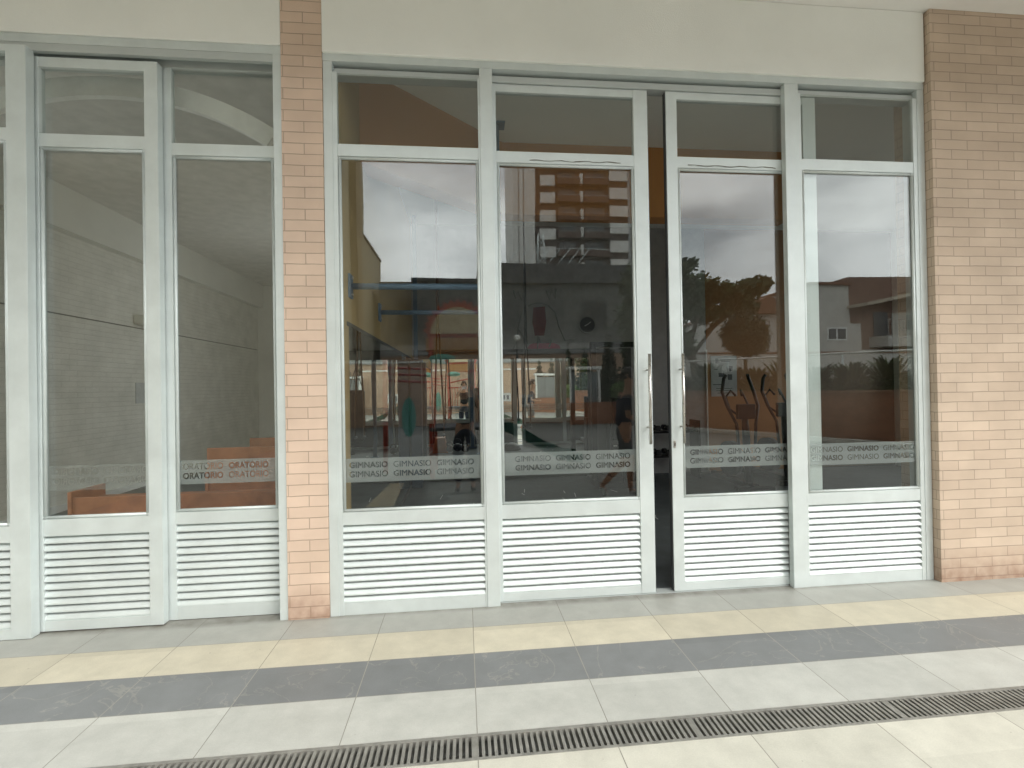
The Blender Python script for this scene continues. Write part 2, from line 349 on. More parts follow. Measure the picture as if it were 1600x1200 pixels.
# ------------------------------------------------------------------ lettering film
FONTCACHE = {}
def glyph_loops(word, bold):
    key = (word, bold)
    if key in FONTCACHE: return FONTCACHE[key]
    cu = bpy.data.curves.new('tmp', 'FONT'); cu.body = word; cu.size = 1; cu.offset = .034 if bold else .006; cu.space_character = 1.03 if bold else 1.0; cu.resolution_u = 6
    o = bpy.data.objects.new('tmp', cu); C.objects.link(o)
    dg = bpy.context.evaluated_depsgraph_get(); me = bpy.data.meshes.new_from_object(o.evaluated_get(dg))
    bm = bmesh.new(); bm.from_mesh(me); bmesh.ops.remove_doubles(bm, verts=bm.verts, dist=1e-5)
    es = set(e for e in bm.edges if len(e.link_faces) == 1); loops = []
    while es:
        e0 = es.pop(); v0, v = e0.verts; lp = [v0.co.copy(), v.co.copy()]; start = v0
        while True:
            nx = [e for e in v.link_edges if e in es]
            if not nx: break
            e1 = nx[0]; es.discard(e1); v = e1.other_vert(v)
            if v == start: break
            lp.append(v.co.copy())
        loops.append(lp)
    bm.free(); bpy.data.objects.remove(o); bpy.data.meshes.remove(me)
    xs = [p.x for l in loops for p in l]; ys = [p.y for l in loops for p in l]
    x0, x1, y0, y1 = min(xs), max(xs), min(ys), max(ys)
    loops = [[((p.x - x0) / (x1 - x0), (p.y - y0) / (y1 - y0)) for p in l] for l in loops]
    FONTCACHE[key] = loops; return loops
def film(parent, xa, xb, z0, z1, y, words, mirror=False, m=None):
    """words: (text, bold, x, z, width, height); letters are clear cut-outs in the frosted strip"""
    cu = bpy.data.curves.new('frosted_film', 'CURVE'); cu.dimensions = '2D'; cu.fill_mode = 'BOTH'
    def spl(pts):
        s = cu.splines.new('POLY'); s.points.add(len(pts) - 1)
        for p, q in zip(s.points, pts): p.co = (q[0], q[1], 0, 1)
        s.use_cyclic_u = True
    spl([(xa, z0), (xb, z0), (xb, z1), (xa, z1)])
    for t, bold, x, z, wd, ht in words:
        for l in glyph_loops(t, bold):
            pts = [(x + (1 - a if mirror else a) * wd, z + c * ht) for a, c in l]
            cl = [(min(max(p[0], xa + .001), xb - .001), p[1]) for p in pts]
            if len(set(round(p[0], 4) for p in cl)) < 2: continue
            spl(cl)
    o = bpy.data.objects.new('tmpf', cu); C.objects.link(o)
    dg = bpy.context.evaluated_depsgraph_get(); me = bpy.data.meshes.new_from_object(o.evaluated_get(dg)); me.name = 'frosted_film'
    bpy.data.objects.remove(o)
    for v in me.vertices: v.co = Vector((v.co.x, y, v.co.y))
    me.materials.clear(); me.materials.append(m or FILM)
    f = bpy.data.objects.new('frosted_film', me); C.objects.link(f); f.parent = parent; return f
def gim(x, z0, first_bold, n=3, pitch=.310, wd=.272, word='GIMNASIO', h=.042):
    out = []
    for r in range(2):
        for i in range(n):
            bold = ((i + r) % 2 == 0) == first_bold
            out.append((word, bold, x + i * pitch, z0 + .165 - .067 - r * .064, wd, h))
    return out

# ------------------------------------------------------------------ glazed panels
def louvre(parent, x0, x1, y, z0, z1, n=11):
    b = B(); p = (z1 - z0) / n
    prof = [(-.015, .0), (-.0185, .0035), (-.017, .011), (-.011, .021), (-.003, .031), (.006, .037), (.018, .044), (.018, .041), (.007, .033), (-.002, .027), (-.010, .017), (-.0145, .007), (-.0135, .0015)]
    k = p / .0487
    for i in range(n):
        zz = z0 + i * p
        b.poly([(y + a, zz + c * k) for a, c in prof], x0, x1, ALU, 'x')
    o = b.obj('louvre', ALU, parent)
    B().box(x0 - .005, x1 + .005, y + .024, y + .03, z0 - .005, z1 + .005).obj('louvre_backing', mat('louvre_mesh', (.035, .038, .04), .8), parent)
    return o
def bead(b, x0, x1, z0, z1, y, r=.011, sides='LRTB'):
    q = r
    if 'T' in sides: b.tube([(x0, y, z1 - q), (x1, y, z1 - q)], q, ALU, 10)
    if 'B' in sides: b.tube([(x0, y, z0 + q), (x1, y, z0 + q)], q, ALU, 10)
    if 'L' in sides: b.tube([(x0 + q, y, z0), (x0 + q, y, z1)], q, ALU, 10)
    if 'R' in sides: b.tube([(x1 - q, y, z0), (x1 - q, y, z1)], q, ALU, 10)
def panel(root, x0, x1, sl, sr_, y, yd, z_top, z_tg, z_t1, z_t0, z_gb, z_l1, z_l0, z_bot, filmspec=None, lbl=None, n=11, filmm=None, mirrored=False):
    """a tall framed panel: transom pane, main pane, louvre.  y = front face, yd = depth"""
    gx0, gx1 = x0 + sl, x1 - sr_
    b = B(); e = .0025
    b.box(x0, gx0, y, y + yd, z_bot, z_top, ALU, .002); b.box(gx1, x1, y, y + yd, z_bot, z_top, ALU, .002)
    for za, zb in ((z_tg, z_top), (z_t0, z_t1), (z_l1, z_gb), (z_bot, z_l0)):
        if zb - za > .004: b.box(gx0, gx1, y + e, y + yd - e, za, zb, ALU, .0015)
    bead(b, gx0, gx1, z_gb, z_t0, y + .012)
    b.obj('frame', ALU, root)
    yg = y + yd * .5
    B().box(gx0 - .001, gx1 + .001, yg - .003, yg + .003, z_t1 - .003, z_tg + .003).obj('transom_glass', GLASS, root)
    g = B().box(gx0 - .001, gx1 + .001, yg - .003, yg + .003, z_gb - .003, z_t0 + .003).obj('glass', GLASS, root)
    louvre(root, gx0, gx1, y + yd * .45, z_l0, z_l1, n)
    if filmspec: film(g, gx0 + .002, gx1 - .002, filmspec[0], filmspec[0] + .165, yg + .0045, filmspec[1], mirrored, filmm)
    return g

# outer frame of the gym shop front
fr = thing('window_frame', 'silver outer frame with posts and track around the gym windows', 'window frame', (0, 0, 0))
b = B()
b.box(-.935, 3.607, 0, .13, 3.817, 3.868, ALU, .002)
b.box(-.933, -.872, .001, .13, 0, 3.816, ALU, .002); b.box(3.548, 3.606, .001, .13, 0, 3.816, ALU, .002)
b.obj('frame', ALU, fr)
B().box(.142, .233, .0005, .05, 0, 3.8165, ALU, .003).obj('post', ALU, fr)
B().box(2.449, 2.558, .0005, .05, 0, 3.8165, ALU, .003).obj('post', ALU, fr)
b = B(); b.box(-.871, 3.547, .040, .125, 3.748, 3.793, ALUD, .002); b.box(-.871, 3.547, .075, .125, 3.794, 3.816, ALUD); b.obj('track', ALUD, fr)
b = B(); b.box(.24, 2.44, .045, .125, .0015, .006, ALUD); b.obj('threshold', ALUD, fr)

ZF = dict(z_top=3.747, z_tg=3.7465, z_t1=3.249, z_t0=3.165, z_gb=.705, z_l1=.617, z_l0=.083, z_bot=.0)
p1 = thing('window_panel', 'fixed gym window nearest the brick pillar, louvred below', 'window', (0, 0, 0), 'tall glazed panels of the shop front')
panel(p1, -.872, .141, .030, .012, .004, .045, filmspec=(.906, gim(-.800, .906, True, 3, .300, .262)), **ZF)
p4 = thing('window_panel', 'fixed gym window beside the wide brick wall, louvred below', 'window', (0, 0, 0), 'tall glazed panels of the shop front')
panel(p4, 2.559, 3.547, .022, .035, .004, .038, filmspec=(.912, gim(2.625, .912, False, 3, .300, .262)), **ZF)
# sliding leaves
ZD = dict(z_top=3.745, z_tg=3.69, z_t1=3.258, z_t0=3.175, z_gb=.70, z_l1=.60, z_l0=.066, z_bot=.009)
def leaf_hardware(root, x, y, side):
    hd = B(); hd.tube([(x, y - .055, 1.115), (x, y - .055, 1.775)], .0105, STEEL, 14); h = hd.obj('handle', STEEL, root)
    for z in (1.235, 1.66):
        B().tube([(x, y - .055, z), (x - side * .0, y + .001, z)], .007, STEEL, 10).obj('handle_stud', STEEL, h)
d1 = thing('sliding_door', 'left gym sliding door beside the dark gap, no lock plate', 'door', (0, 0, 0), 'tall glazed panels of the shop front')
panel(d1, .205, 1.392, .055, .108, .052, .05, filmspec=(.905, gim(.362, .905, False, 3, .300, .262)), **ZD)
leaf_hardware(d1, 1.352, .052, 1)
box('seal', GASK, 1.3922, 1.398, .06, .094, .012, 3.74, d1)
d2 = thing('sliding_door', 'right gym sliding door with small lock plate under its handle', 'door', (0, 0, 0), 'tall glazed panels of the shop front')
panel(d2, 1.535, 2.735, .085, .105, .052, .05, filmspec=(.915, gim(1.690, .915, True, 3, .300, .262)), **ZD)
leaf_hardware(d2, 1.607, .052, -1)
lk = B(); lk.box(1.548, 1.566, .048, .052, 1.075, 1.13, STEEL, .002).obj('lock_plate', STEEL, d2)
B().box(1.554, 1.560, .0462, .0482, 1.09, 1.11).obj('keyhole', BLACK, d2)
B().ball((1.5335, .07, .21), .004).obj('bumper', BLACK, d2)
box('seal', GASK, 1.529, 1.5348, .06, .094, .012, 3.74, d2)

DIRT = mat('old_sealant', (.16, .15, .12), .9, 0, .4, 30)
def sealant(root, x0, x1, y, z):
    b = B(); n = 26; b.tube([(x0 + (x1 - x0) * i / n, y, z + .004 * math.sin(i * .9) + random.uniform(-.002, .002)) for i in range(n + 1)], [random.uniform(.001, .0032) for i in range(n + 1)], None, 6); b.obj('sealant_streak', DIRT, root)
sealant(d1, .50, 1.18, .0505, 3.196); sealant(d2, 1.70, 2.40, .0505, 3.194)
# prayer room (oratorio) front
fo = thing('window_frame', 'silver outer frame and track around the prayer room windows', 'window frame', (0, 0, 0))
b = B(); b.box(-7.9, -1.207, -.002, .16, 3.842, 3.8985, ALU, .002); b.box(-1.262, -1.207, -.004, .16, -.003, 3.8415, ALU, .003); b.obj('frame', ALU, fo)
b = B(); b.box(-7.9, -1.263, .0, .030, 3.79, 3.841, ALUD, .002); b.box(-7.9, -1.263, .085, .15, 3.77, 3.841, ALUD, .002); b.obj('track', ALUD, fo)
o1 = thing('window_panel', 'fixed prayer room window with film reading ORATORIO', 'window', (0, 0, 0), 'tall glazed panels of the shop front')
oword = []
for r in range(2):
    for i in range(2): oword.append(('ORATORIO', (i + r) % 2 == 1, -1.930 + i * .300, .918 + .165 - .066 - r * .064, .262, .045))
panel(o1, -2.02, -1.264, .057, .030, .085, .045, 3.769, 3.7688, 3.258, 3.175, .733, .650, .090, .004, filmspec=(.918, oword))
o2 = thing('sliding_door', 'prayer room sliding leaf showing faint reversed lettering', 'door', (0, 0, 0), 'tall glazed panels of the shop front')
ow2 = []
for r in range(2):
    for i in range(2): ow2.append(('ORATORIO', (i + r) % 2 == 0, -2.70 + i * .310, .918 + .165 - .066 - r * .064, .275, .045))
panel(o2, -2.80, -2.010, .060, .085, .018, .055, 3.765, 3.70, 3.262, 3.175, .735, .625, .075, .009, filmspec=(.915, ow2), filmm=film_mat('thin_film', .2, (.5, .53, .52)), mirrored=True)
o3 = thing('sliding_door', 'prayer room leaf at the left edge, in front of the others', 'door', (0, 0, 0), 'tall glazed panels of the shop front')
panel(o3, -3.72, -2.755, .085, .118, -.055, .062, 3.788, 3.745, 3.255, 3.175, .72, .615, .070, .004)

# ------------------------------------------------------------------ gym interior
GF = mat('gym_rubber_floor', (.12, .135, .14), .55, 0, .25, 5, .1, 200)
struct(box('gym_floor', GF, -.99, 8.0, .125, 4.9, -.15, -.004))
struct(box('gym_ceiling', PLASTER, -1.0, 8.0, .2, 5.0, 4.30, 4.40))
struct(box('gym_wall_left', YELLOW, -1.0, -.85, .36, 4.9, -.1, 4.31))
b = B(); b.box(-.93, -.85, .131, .359, 0, 4.3, YELLOW); struct(b.obj('gym_wall_return', YELLOW))
GW = mat('gym_grey_paint', (.38, .38, .37), .85)
struct(box('gym_wall_back', GW, -.999, 4.285, 4.76, 4.9, -.1, 4.299))
struct(box('gym_wall_orange', ORANGE2, 4.2851, 6.0, 4.755, 4.9, -.1, 4.299)); struct(box('gym_wall_dark', mat('gym_brown_paint', (.10, .08, .06), .85), 6.0001, 8.0, 4.755, 4.9, -.1, 4.299))
struct(box('gym_wall_right', PLASTER, 7.9, 8.0, .271, 4.754, -.1, 1.6)); struct(box('gym_wall_right', PLASTER, 7.9, 8.0, .271, 4.754, 3.3, 4.299))  # opening between these pieces is added to let daylight into the gym
tag(box('corner_trim', WHITE, 4.27, 4.29, 4.735, 4.754, 0, 2.15), 'thin pale corner trim left of the wall poster inside the gym', 'trim')
bk = B(); bk.poly([(-.849, .78), (.47, 1.97), (3.9, 1.98), (3.9, 2.2), (.40, 2.2), (-.849, 1.08)], 3.49, 4.2995, ORANGE, 'z')
tag(bk.obj('bulkhead', ORANGE), 'orange ceiling bulkhead with an angled corner inside the gym', 'bulkhead')

# mirrors
mr_ = thing('wall_mirror', 'big wall mirror on the back wall of the gym', 'mirror', (0, 4.75, 0))
box('mirror_glass', MIRROR, -.80, 2.12, -.012, -.004, .06, 2.03, mr_)
b = B(); b.box(-.83, 2.16, -.02, .005, 2.031, 2.19, DGREY); b.box(2.121, 2.16, -.02, .005, .03, 2.03, DGREY); b.box(-.83, 2.16, -.02, .005, .0, .059, DGREY); b.obj('frame', DGREY, mr_)
ml_ = thing('wall_mirror', 'low dark edged mirror along the yellow left wall of the gym', 'mirror', (-.85, 2, 0))
box('mirror_glass', MIRROR, .004, .010, -1.75, 2.72, .06, 2.02, ml_)
b = B(); b.box(.001, .012, -1.78, 2.72, 2.021, 2.05, DGREY); b.box(.001, .012, -1.78, 2.72, .0, .059, DGREY); b.obj('frame', DGREY, ml_)

struct(box('added_dark_panel', DGREY, 2.162, 2.9, 4.735, 4.758, 0, 2.19))  # added dark panel standing in for black equipment right of the mirror
struct(box('gym_wall_right', PLASTER, 7.9, 8.0, 4.3, 4.7545, 1.601, 3.299)); struct(box('gym_wall_right', PLASTER, 7.9, 8.0, .271, 1.5, 1.601, 3.299))  # end pieces narrowing the added daylight opening
# blue rig: posts and wall tubes
def rig(px, py, top, label):
    t = thing('exercise_rig', label, 'gym rig', (px, py, 0), 'blue training rig frames')
    b = B(); b.box(-.04, .04, -.04, .04, 0, top, BLUE, .006); b.obj('post', BLUE, t)
    b = B(); b.box(-.09, .09, -.09, .09, 0, .012, BLUE); b.obj('base_plate', BLUE, t)
    b = B(); b.box(-.10, .10, -.08, .08, top, top + .012, BLUE); b.obj('top_plate', BLUE, t)
    b = B(); b.tube([(-.0, 0, 2.33), (-.85 - px + .008, 0, 2.33)], .024, BLUE, 16); b.obj('crossbar', BLUE, t)
    b = B(); b.box(-.85 - px + .0005, -.85 - px + .018, -.05, .05, 2.24, 2.42, BLUE, .004)
    for z in (2.265, 2.395): b.tube([(-.85 - px + .018, 0, z), (-.85 - px + .03, 0, z)], .011, STEEL, 6)
    b.obj('wall_bracket', BLUE, t); return t
rig(.19, .33, 4.28, 'blue rig bar and post just behind the first gym window')
rig(.365, 1.60, 4.28, 'blue rig bar and post deeper in the gym, ahead of the punch bag')
t = thing('padded_post', 'dark blue padded post in the back left corner of the gym', 'post', (-.745, 4.3, 0))
B().box(-.085, .085, -.12, .12, .0, 2.0, mat('blue_padding', (.035, .055, .085), .55), .02).obj('padding', None, t)
B().box(-.03, .03, -.03, .03, 2.0, 4.29).obj('post', BLUE, t)

# punch bag
t = thing('punch_bag', 'dark brown punch bag hanging on straps from the ceiling', 'punch bag', (.36, 3.5, 0))
b = B(); b.tube([(0, 0, .55), (0, 0, .60), (0, 0, .66), (0, 0, 1.50), (0, 0, 1.54)], [.11, .15, .165, .165, .15], mat('brown_leather', (.035, .022, .018), .5), 24); b.obj('bag', None, t)
b = B()
for a in range(4):
    b.tube([(.13 * math.cos(a * 1.57 + .5), .13 * math.sin(a * 1.57 + .5), 1.53), (0, 0, 1.95)], .007, None, 6)
b.obj('strap', BLACKM, t); B().tube([(0, 0, 1.95), (0, 0, 4.29)], .01, None, 6).obj('chain', BLACKM, t)
# suspension straps
def straps(x, y, label, m):
    t = thing('suspension_strap', label, 'strap', (x, y, 0), 'hanging suspension straps')
    b = B()
    for s in (-1, 1):
        b.tube([(0, 0, 4.29), (s * .01, 0, 2.4), (s * .035, .02 * s, 1.75), (s * .06, .01, 1.15), (s * .055, 0, .95)], .012, m, 8)
    b.obj('webbing', m, t)
    for s in (-1, 1): B().tube([(s * .055, -.06, .93), (s * .055, .06, .93)], .018, None, 10).obj('grip', BLACK, t)
straps(-.33, 3.0, 'brown suspension strap hanging left of the plyometric box', mat('brown_webbing', (.10, .055, .03), .8))
straps(.95, 3.9, 'black suspension strap hanging before the back mirror', mat('black_webbing', (.03, .028, .025), .8))
t = thing('plyo_box', 'brown wooden jump box standing on the gym floor', 'jump box', (-.60, 1.1, 0))
b = B(); b.poly([(-.17, 0), (.20, 0), (.13, .36), (-.10, .36)], -.2, .2, WOOD); b.obj('box', WOOD, t)
B().box(-.05, .08, -.204, -.2005, .22, .26).obj('hand_hole', BLACK, t)
def kettle(x, y, s, label):
    t = thing('kettlebell', label, 'kettlebell', (x, y, 0), 'kettlebells on the gym floor')
    B().ball((0, 0, .1 * s), .1 * s, None, (1, 1, .95)).obj('weight', BLACKM, t)
    B().tube([(-.06 * s, 0, .17 * s), (-.065 * s, 0, .23 * s), (-.03 * s, 0, .27 * s), (.03 * s, 0, .27 * s), (.065 * s, 0, .23 * s), (.06 * s, 0, .17 * s)], .016 * s, None, 8).obj('handle', BLACKM, t)
kettle(-.36, 1.25, 1.0, 'black kettlebell closest to the wooden jump box'); kettle(-.17, 1.15, 1.15, 'larger black kettlebell between two smaller ones'); kettle(.0, 1.3, .9, 'smallest black kettlebell, at the right end of the row')
# medicine ball half dome
t = thing('balance_dome', 'low grey balance dome standing on the dark gym floor', 'balance trainer', (1.15, 1.0, 0))
B().ball((0, 0, .03), .20, None, (1, 1, .75), 3).obj('dome', mat('dome_grey', (.06, .06, .065), .4), t); B().tube([(0, 0, 0.001), (0, 0, .03)], .23, None, 32).obj('base', BLACK, t)
# black cable machine
t = thing('cable_machine', 'black cable weight machine right of the back mirror', 'gym machine', (2.42, 4.0, 0))
for sx in (-.4, .4): B().box(sx - .04, sx + .04, -.04, .04, 0, 2.15).obj('upright', BLACKM, t)
B().box(-.44, .44, -.035, .035, 2.151, 2.23).obj('top_beam', BLACKM, t)
B().box(-.17, .17, -.09, .09, .12, .95).obj('weight_stack', BLACK, t)
B().box(-.44, .44, -.35, .35, .0, .09).obj('base', BLACKM, t); B().box(-.14, .14, -.55, -.1, .45, .53, None, .02).obj('seat', BLACK, t); B().box(-.05, .05, -.4, -.3, .09, .45).obj('seat_post', BLACKM, t)
B().box(-.15, .15, -.16, -.095, .7, 1.35, None, .02).obj('back_pad', BLACK, t)
for z in (.3, .6, .9): B().box(-.12, -.06, -.0935, -.0905, z, z + .015).obj('weight_label', WHITE, t)
t = thing('dumbbell_rack', 'black rack of dumbbells against the back wall of the gym', 'rack', (3.35, 4.35, 0))
for z in (.35, .75):
    B().box(-.5, .5, -.16, .12, z, z + .03).obj('shelf', BLACKM, t)
for sx in (-.5, .47): B().box(sx, sx + .03, -.18, .14, 0, .95).obj('side_frame', BLACKM, t)
k = 0
for z in (.38, .78):
    for i in range(5):
        x = -.38 + i * .185; dmb = thing('dumbbell', '%s dumbbell on the %s shelf of the black rack' % (['leftmost', 'second', 'middle', 'fourth', 'rightmost'][i], 'lower' if z < .5 else 'upper'), 'dumbbell', (3.35 + x, 4.33, z), 'dumbbells on the rack')
        for s in (-1, 1): B().tube([(0, s * .07, .052), (0, s * .125, .052)], .05, None, 6).obj('weight', BLACK, dmb)
        B().tube([(0, -.07, .052), (0, .07, .052)], .014, None, 8).obj('grip', STEEL, dmb)
# elliptical trainers
def elliptical(x, y, label):
    t = thing('elliptical_trainer', label, 'exercise machine', (x, y, 0), 'elliptical trainers')
    b = B(); b.box(-.05, .05, -.35, .85, .02, .10, None, .01); b.box(-.28, .28, -.38, -.28, 0, .07, None, .01); b.box(-.28, .28, .80, .88, 0, .07, None, .01); b.obj('base', BLACKM, t)
    B().tube([(0, -.18, .08), (0, -.12, .9), (0, -.1, 1.12)], [.055, .05, .04], None, 12).obj('mast', BLACKM, t)
    B().box(-.14, .14, -.17, -.10, 1.02, 1.24, None, .02).obj('console', BLACK, t)
    B().tube([(-.055, .3, .38), (.055, .3, .38)], .27, None, 28).obj('flywheel_cover', BLACKM, t)
    for s in (-1, 1):
        B().tube([(s * .12, -.16, .50), (s * .15, -.14, .95), (s * .24, -.06, 1.20), (s * .25, .06, 1.42), (s * .20, .10, 1.62), (s * .17, .08, 1.68)], [.022, .022, .024, .026, .026, .024], None, 10).obj('arm', BLACK, t)
        B().tube([(s * .10, -.10, 1.08), (s * .16, .02, 1.16), (s * .15, .14, 1.34), (s * .08, .12, 1.44), (s * .05, .04, 1.36)], .018, None, 8).obj('fixed_handle', BLACK, t)
        B().tube([(s * .14, -.16, .52), (s * .15, .35, .30), (s * .15, .6, .26)], .022, None, 8).obj('pedal_arm', STEEL, t)
        B().box(s * .15 - .07, s * .15 + .07, .1, .42, .34, .38, None, .01).obj('pedal', BLACK, t)
    return t
elliptical(4.12, 3.45, 'elliptical trainer directly in front of the wall poster'); elliptical(4.95, 3.75, 'second elliptical trainer, further right past the poster')
# poster, clock, wall drawing
t = thing('wall_poster', 'pale exercise poster on the orange gym wall', 'poster', (4.6, 4.75, 1.68))
b = B(); b.box(-.24, .24, -.006, .003, -.36, .36, mat('poster_paper', (.42, .45, .44), .5)); INK = mat('poster_ink', (.07, .08, .085), .6)
for i, (x, z, ww, h) in enumerate([(-.13, .27, .05, .09), (.03, .29, .2, .012), (.03, .26, .16, .012), (-.15, .12, .06, .012), (.13, .13, .07, .09), (-.05, .02, .1, .07), (.11, -.02, .08, .1), (-.1, -.15, .22, .014), (.0, -.22, .3, .01), (.0, -.26, .3, .01), (.0, -.30, .26, .01)]):
    b.box(x - ww / 2, x + ww / 2, -.0085, -.0065, z - h / 2, z + h / 2, INK)
b.obj('sheet', None, t)
t = thing('wall_clock', 'round pale wall clock above the back mirror', 'clock', (2.13, 4.755, 2.6))
B().tube([(0, 0, 0), (0, -.035, 0)], .15, None, 36).obj('rim', mat('clock_rim', (.32, .32, .30), .4), t); B().tube([(0, -.0352, 0), (0, -.038, 0)], .13, None, 36).obj('face', DGREY, t)
B().box(-.005, .005, -.0415, -.0385, 0, .08, None, 0, Matrix.Rotation(.9, 4, 'Y')).obj('minute_hand', WHITE, t); B().box(-.006, .006, -.0445, -.042, 0, .055, None, 0, Matrix.Rotation(-2.0, 4, 'Y')).obj('hour_hand', WHITE, t)
MUR = mat('mural_line', (.30, .31, .30), .9); PINK = mat('mural_pink', (.36, .045, .09), .9); MRED = mat('mural_red', (.20, .06, .055), .9)
t = thing('wall_drawing', 'faint drawing of an athlete in pink shorts above the back mirror', 'mural', (1.3, 4.757, 2.2))
b = B()
def ln(pts, r=.012): b.tube([(a, -.004, c) for a, c in pts], r, None, 6)
ln([(-.20, .72), (-.30, .60), (-.36, .35), (-.40, .1), (-.46, -.02)]); ln([(.16, .74), (.28, .62), (.34, .38), (.44, .14), (.62, .16)]); ln([(-.20, .72), (-.08, .78), (.04, .78), (.16, .74)])
ln([(-.04, .0), (-.02, .2), (.02, .1)]); ln([(.16, .02), (.22, .16)]); ln([(-.44, 1.0), (-.40, .86), (-.36, .98), (-.30, .84), (-.26, .96)], .016); ln([(.14, .98), (.18, .84), (.22, 1.0), (.28, .86), (.30, 1.02)], .02)
ln([(-.36, .35), (-.28, .2), (-.24, .02)]); b.obj('outline', MUR, t)
b = B(); b.poly([(-.10, .7), (.10, .72), (.12, .45), (.08, .22), (-.08, .22), (-.12, .45)], -.006, -.002, MRED); b.obj('torso', MRED, t)
b = B(); b.poly([(-.22, -.005), (.36, -.005), (.34, .06), (.24, .09), (-.12, .09), (-.18, .06)], -.006, -.002, PINK); b.obj('shorts', PINK, t)
# pale strokes scattered on rubber floor
b = B()
for i in range(26):
    x = random.uniform(-.7, 2.3); y = random.uniform(.5, 3.9); a = random.uniform(-.5, .9) + math.pi / 2; l = random.uniform(.02, .06); dx, dy = math.cos(a) * l, math.sin(a) * l * 2.2
    nx, ny = -math.sin(a) * .005, math.cos(a) * .005
    b.poly([(x - dx - nx, y - dy - ny), (x + dx - nx, y + dy - ny), (x + dx + nx, y + dy + ny), (x - dx + nx, y - dy + ny)], -.0035, -.0015, WHITE, 'z')
o = b.obj('floor_strokes', WHITE); o['kind'] = 'stuff'; tag(o, 'pale strokes scattered on the dark gym floor', 'marks')

# ------------------------------------------------------------------ prayer room interior
OF = mat('dark_grey_floor', (.10, .11, .105), .4, 0, .2, 3)
struct(box('prayer_room_floor', OF, -6, -1.0, .16, 10, -.15, -.004)); struct(box('prayer_room_ceiling', mat('room_ceiling', (.62, .61, .57), .9), -6, -1.001, .2, 10, 4.30, 4.40))
struct(box('prayer_room_wall_left', BRK_I, -5.5, -5.35, 2.35, 10, -.1, 3.72)); struct(box('prayer_room_wall_band', PLASTER_G, -5.5, -5.20, 2.35, 10, 3.721, 4.299)); struct(box('added_opening_sill', BRK_I, -5.5, -5.35, .2, 2.349, -.1, .35))  # opening above the sill is added, out of view, to brighten the room
struct(box('prayer_room_wall_right', PLASTER_G, -1.12, -1.001, .36, 5.1, -.1, 4.299)); struct(box('prayer_room_wall_right', PLASTER_G, -1.12, -1.001, 6.3, 10, -.1, 4.299)); struct(box('prayer_room_wall_back', PLASTER_G, -5.349, -1.121, 9.8, 10, -.1, 4.299))  # gap in the right wall is added so more daylight comes in
tag(box('baseboard', WHITE, -5.349, -5.325, 2.36, 9.79, -.003, .09), 'white baseboard at the foot of the prayer room wall', 'baseboard')
tag(B().tube([(-5.33, 2.4, 2.62), (-5.33, 9.7, 2.62)], .009).obj('wall_conduit', mat('conduit_grey', (.2, .2, .18), .6)), 'thin dark conduit running along the prayer room wall', 'conduit')
t = thing('wall_lamp', 'small unlit wall lamp box on the prayer room wall', 'lamp', (-5.349, 5.2, 2.75)); B().box(0, .16, -.18, .18, -.08, .08, None, .02).obj('housing', PLASTER_G, t); B().box(.161, .175, -.15, .15, -.06, .06).obj('lens', WHITE, t)
tag(box('wall_sign', mat('pale_sign', (.5, .52, .52), .5), -5.348, -5.34, 5.05, 5.35, 1.38, 1.72), 'small pale notice on the prayer room wall', 'sign')
# curved white board
arc = [(-3.95, 3.55)] ; pts = []
cx, cz, r1, r0 = -2.483, 1.705, 2.091, 1.955
b = B(); N = 26
a0, a1 = R(90 - 33.5), R(90 + 42)
ou = [(cx + r1 * math.cos(a0 + (a1 - a0) * i / N), cz + r1 * math.sin(a0 + (a1 - a0) * i / N)) for i in range(N + 1)]
inn = [(cx + r0 * math.cos(a0 + (a1 - a0) * i / N), cz + r0 * math.sin(a0 + (a1 - a0) * i / N)) for i in range(N + 1)]
for i in range(N): b.poly([ou[i], ou[i + 1], inn[i + 1], inn[i]], .25, .30, None)
bmesh.ops.remove_doubles(b.bm, verts=b.bm.verts, dist=1e-5)
tag(b.obj('arch_board', mat('arch_white', (.86, .86, .82), .8)), 'curved white arch band hung inside the prayer room glass', 'arch')
def pew(x0, x1, y, label, hb=.8):
    t = thing('wooden_bench', label, 'bench', ((x0 + x1) / 2, y, 0), 'wooden benches of the prayer room'); w_ = (x1 - x0) / 2
    B().box(-w_, w_, -.02, .38, .40, .44, None, .008).obj('seat', WOOD, t); B().box(-w_, w_, -.055, -.021, .14, hb, None, .006).obj('backrest', WOOD, t)
    for s in (-1, 1): B().box(s * w_ - .02, s * w_ + .02, -.07, .40, 0, .56, None, .006).obj('side_panel', WOOD, t)
pew(-3.98, -1.35, 1.95, 'wooden bench closest to the prayer room glass', .50); pew(-3.2, -1.35, 3.0, 'wooden bench in the second row of the prayer room', .85); pew(-3.2, -1.35, 4.2, 'wooden bench in the furthest row of the prayer room', .85)

# ================================================================== the courtyard behind the camera (seen in the glass)
# tall wing on the left
WING = mat('wing_render', (.30, .27, .20), .9, 0, .08, .5)
WIN = mat('dark_window', (.03, .035, .04), .15, 0, .1, 2)
ROOF = mat('roof_tiles', (.20, .10, .065), .85, 0, .2, 3, .4, 20)
t = thing('building_wing', 'tall plain rendered wing closing the left side of the courtyard', 'building', (-5, -12, 0))
box('wall', WING, -4, 0, -9.9, 9.4, 0, 14, t); box('lower_wall', WING, -4, 0, -15, -9.901, 0, 9.4, t)
box('coping', mat('dark_coping', (.1, .1, .1), .7), -4, .06, -15.05, -9.9, 9.401, 9.52, t)
box('pilaster', mat('wing_trim', (.20, .15, .09), .9), .001, .30, -7.9, -6.9, 3.4, 14, t)
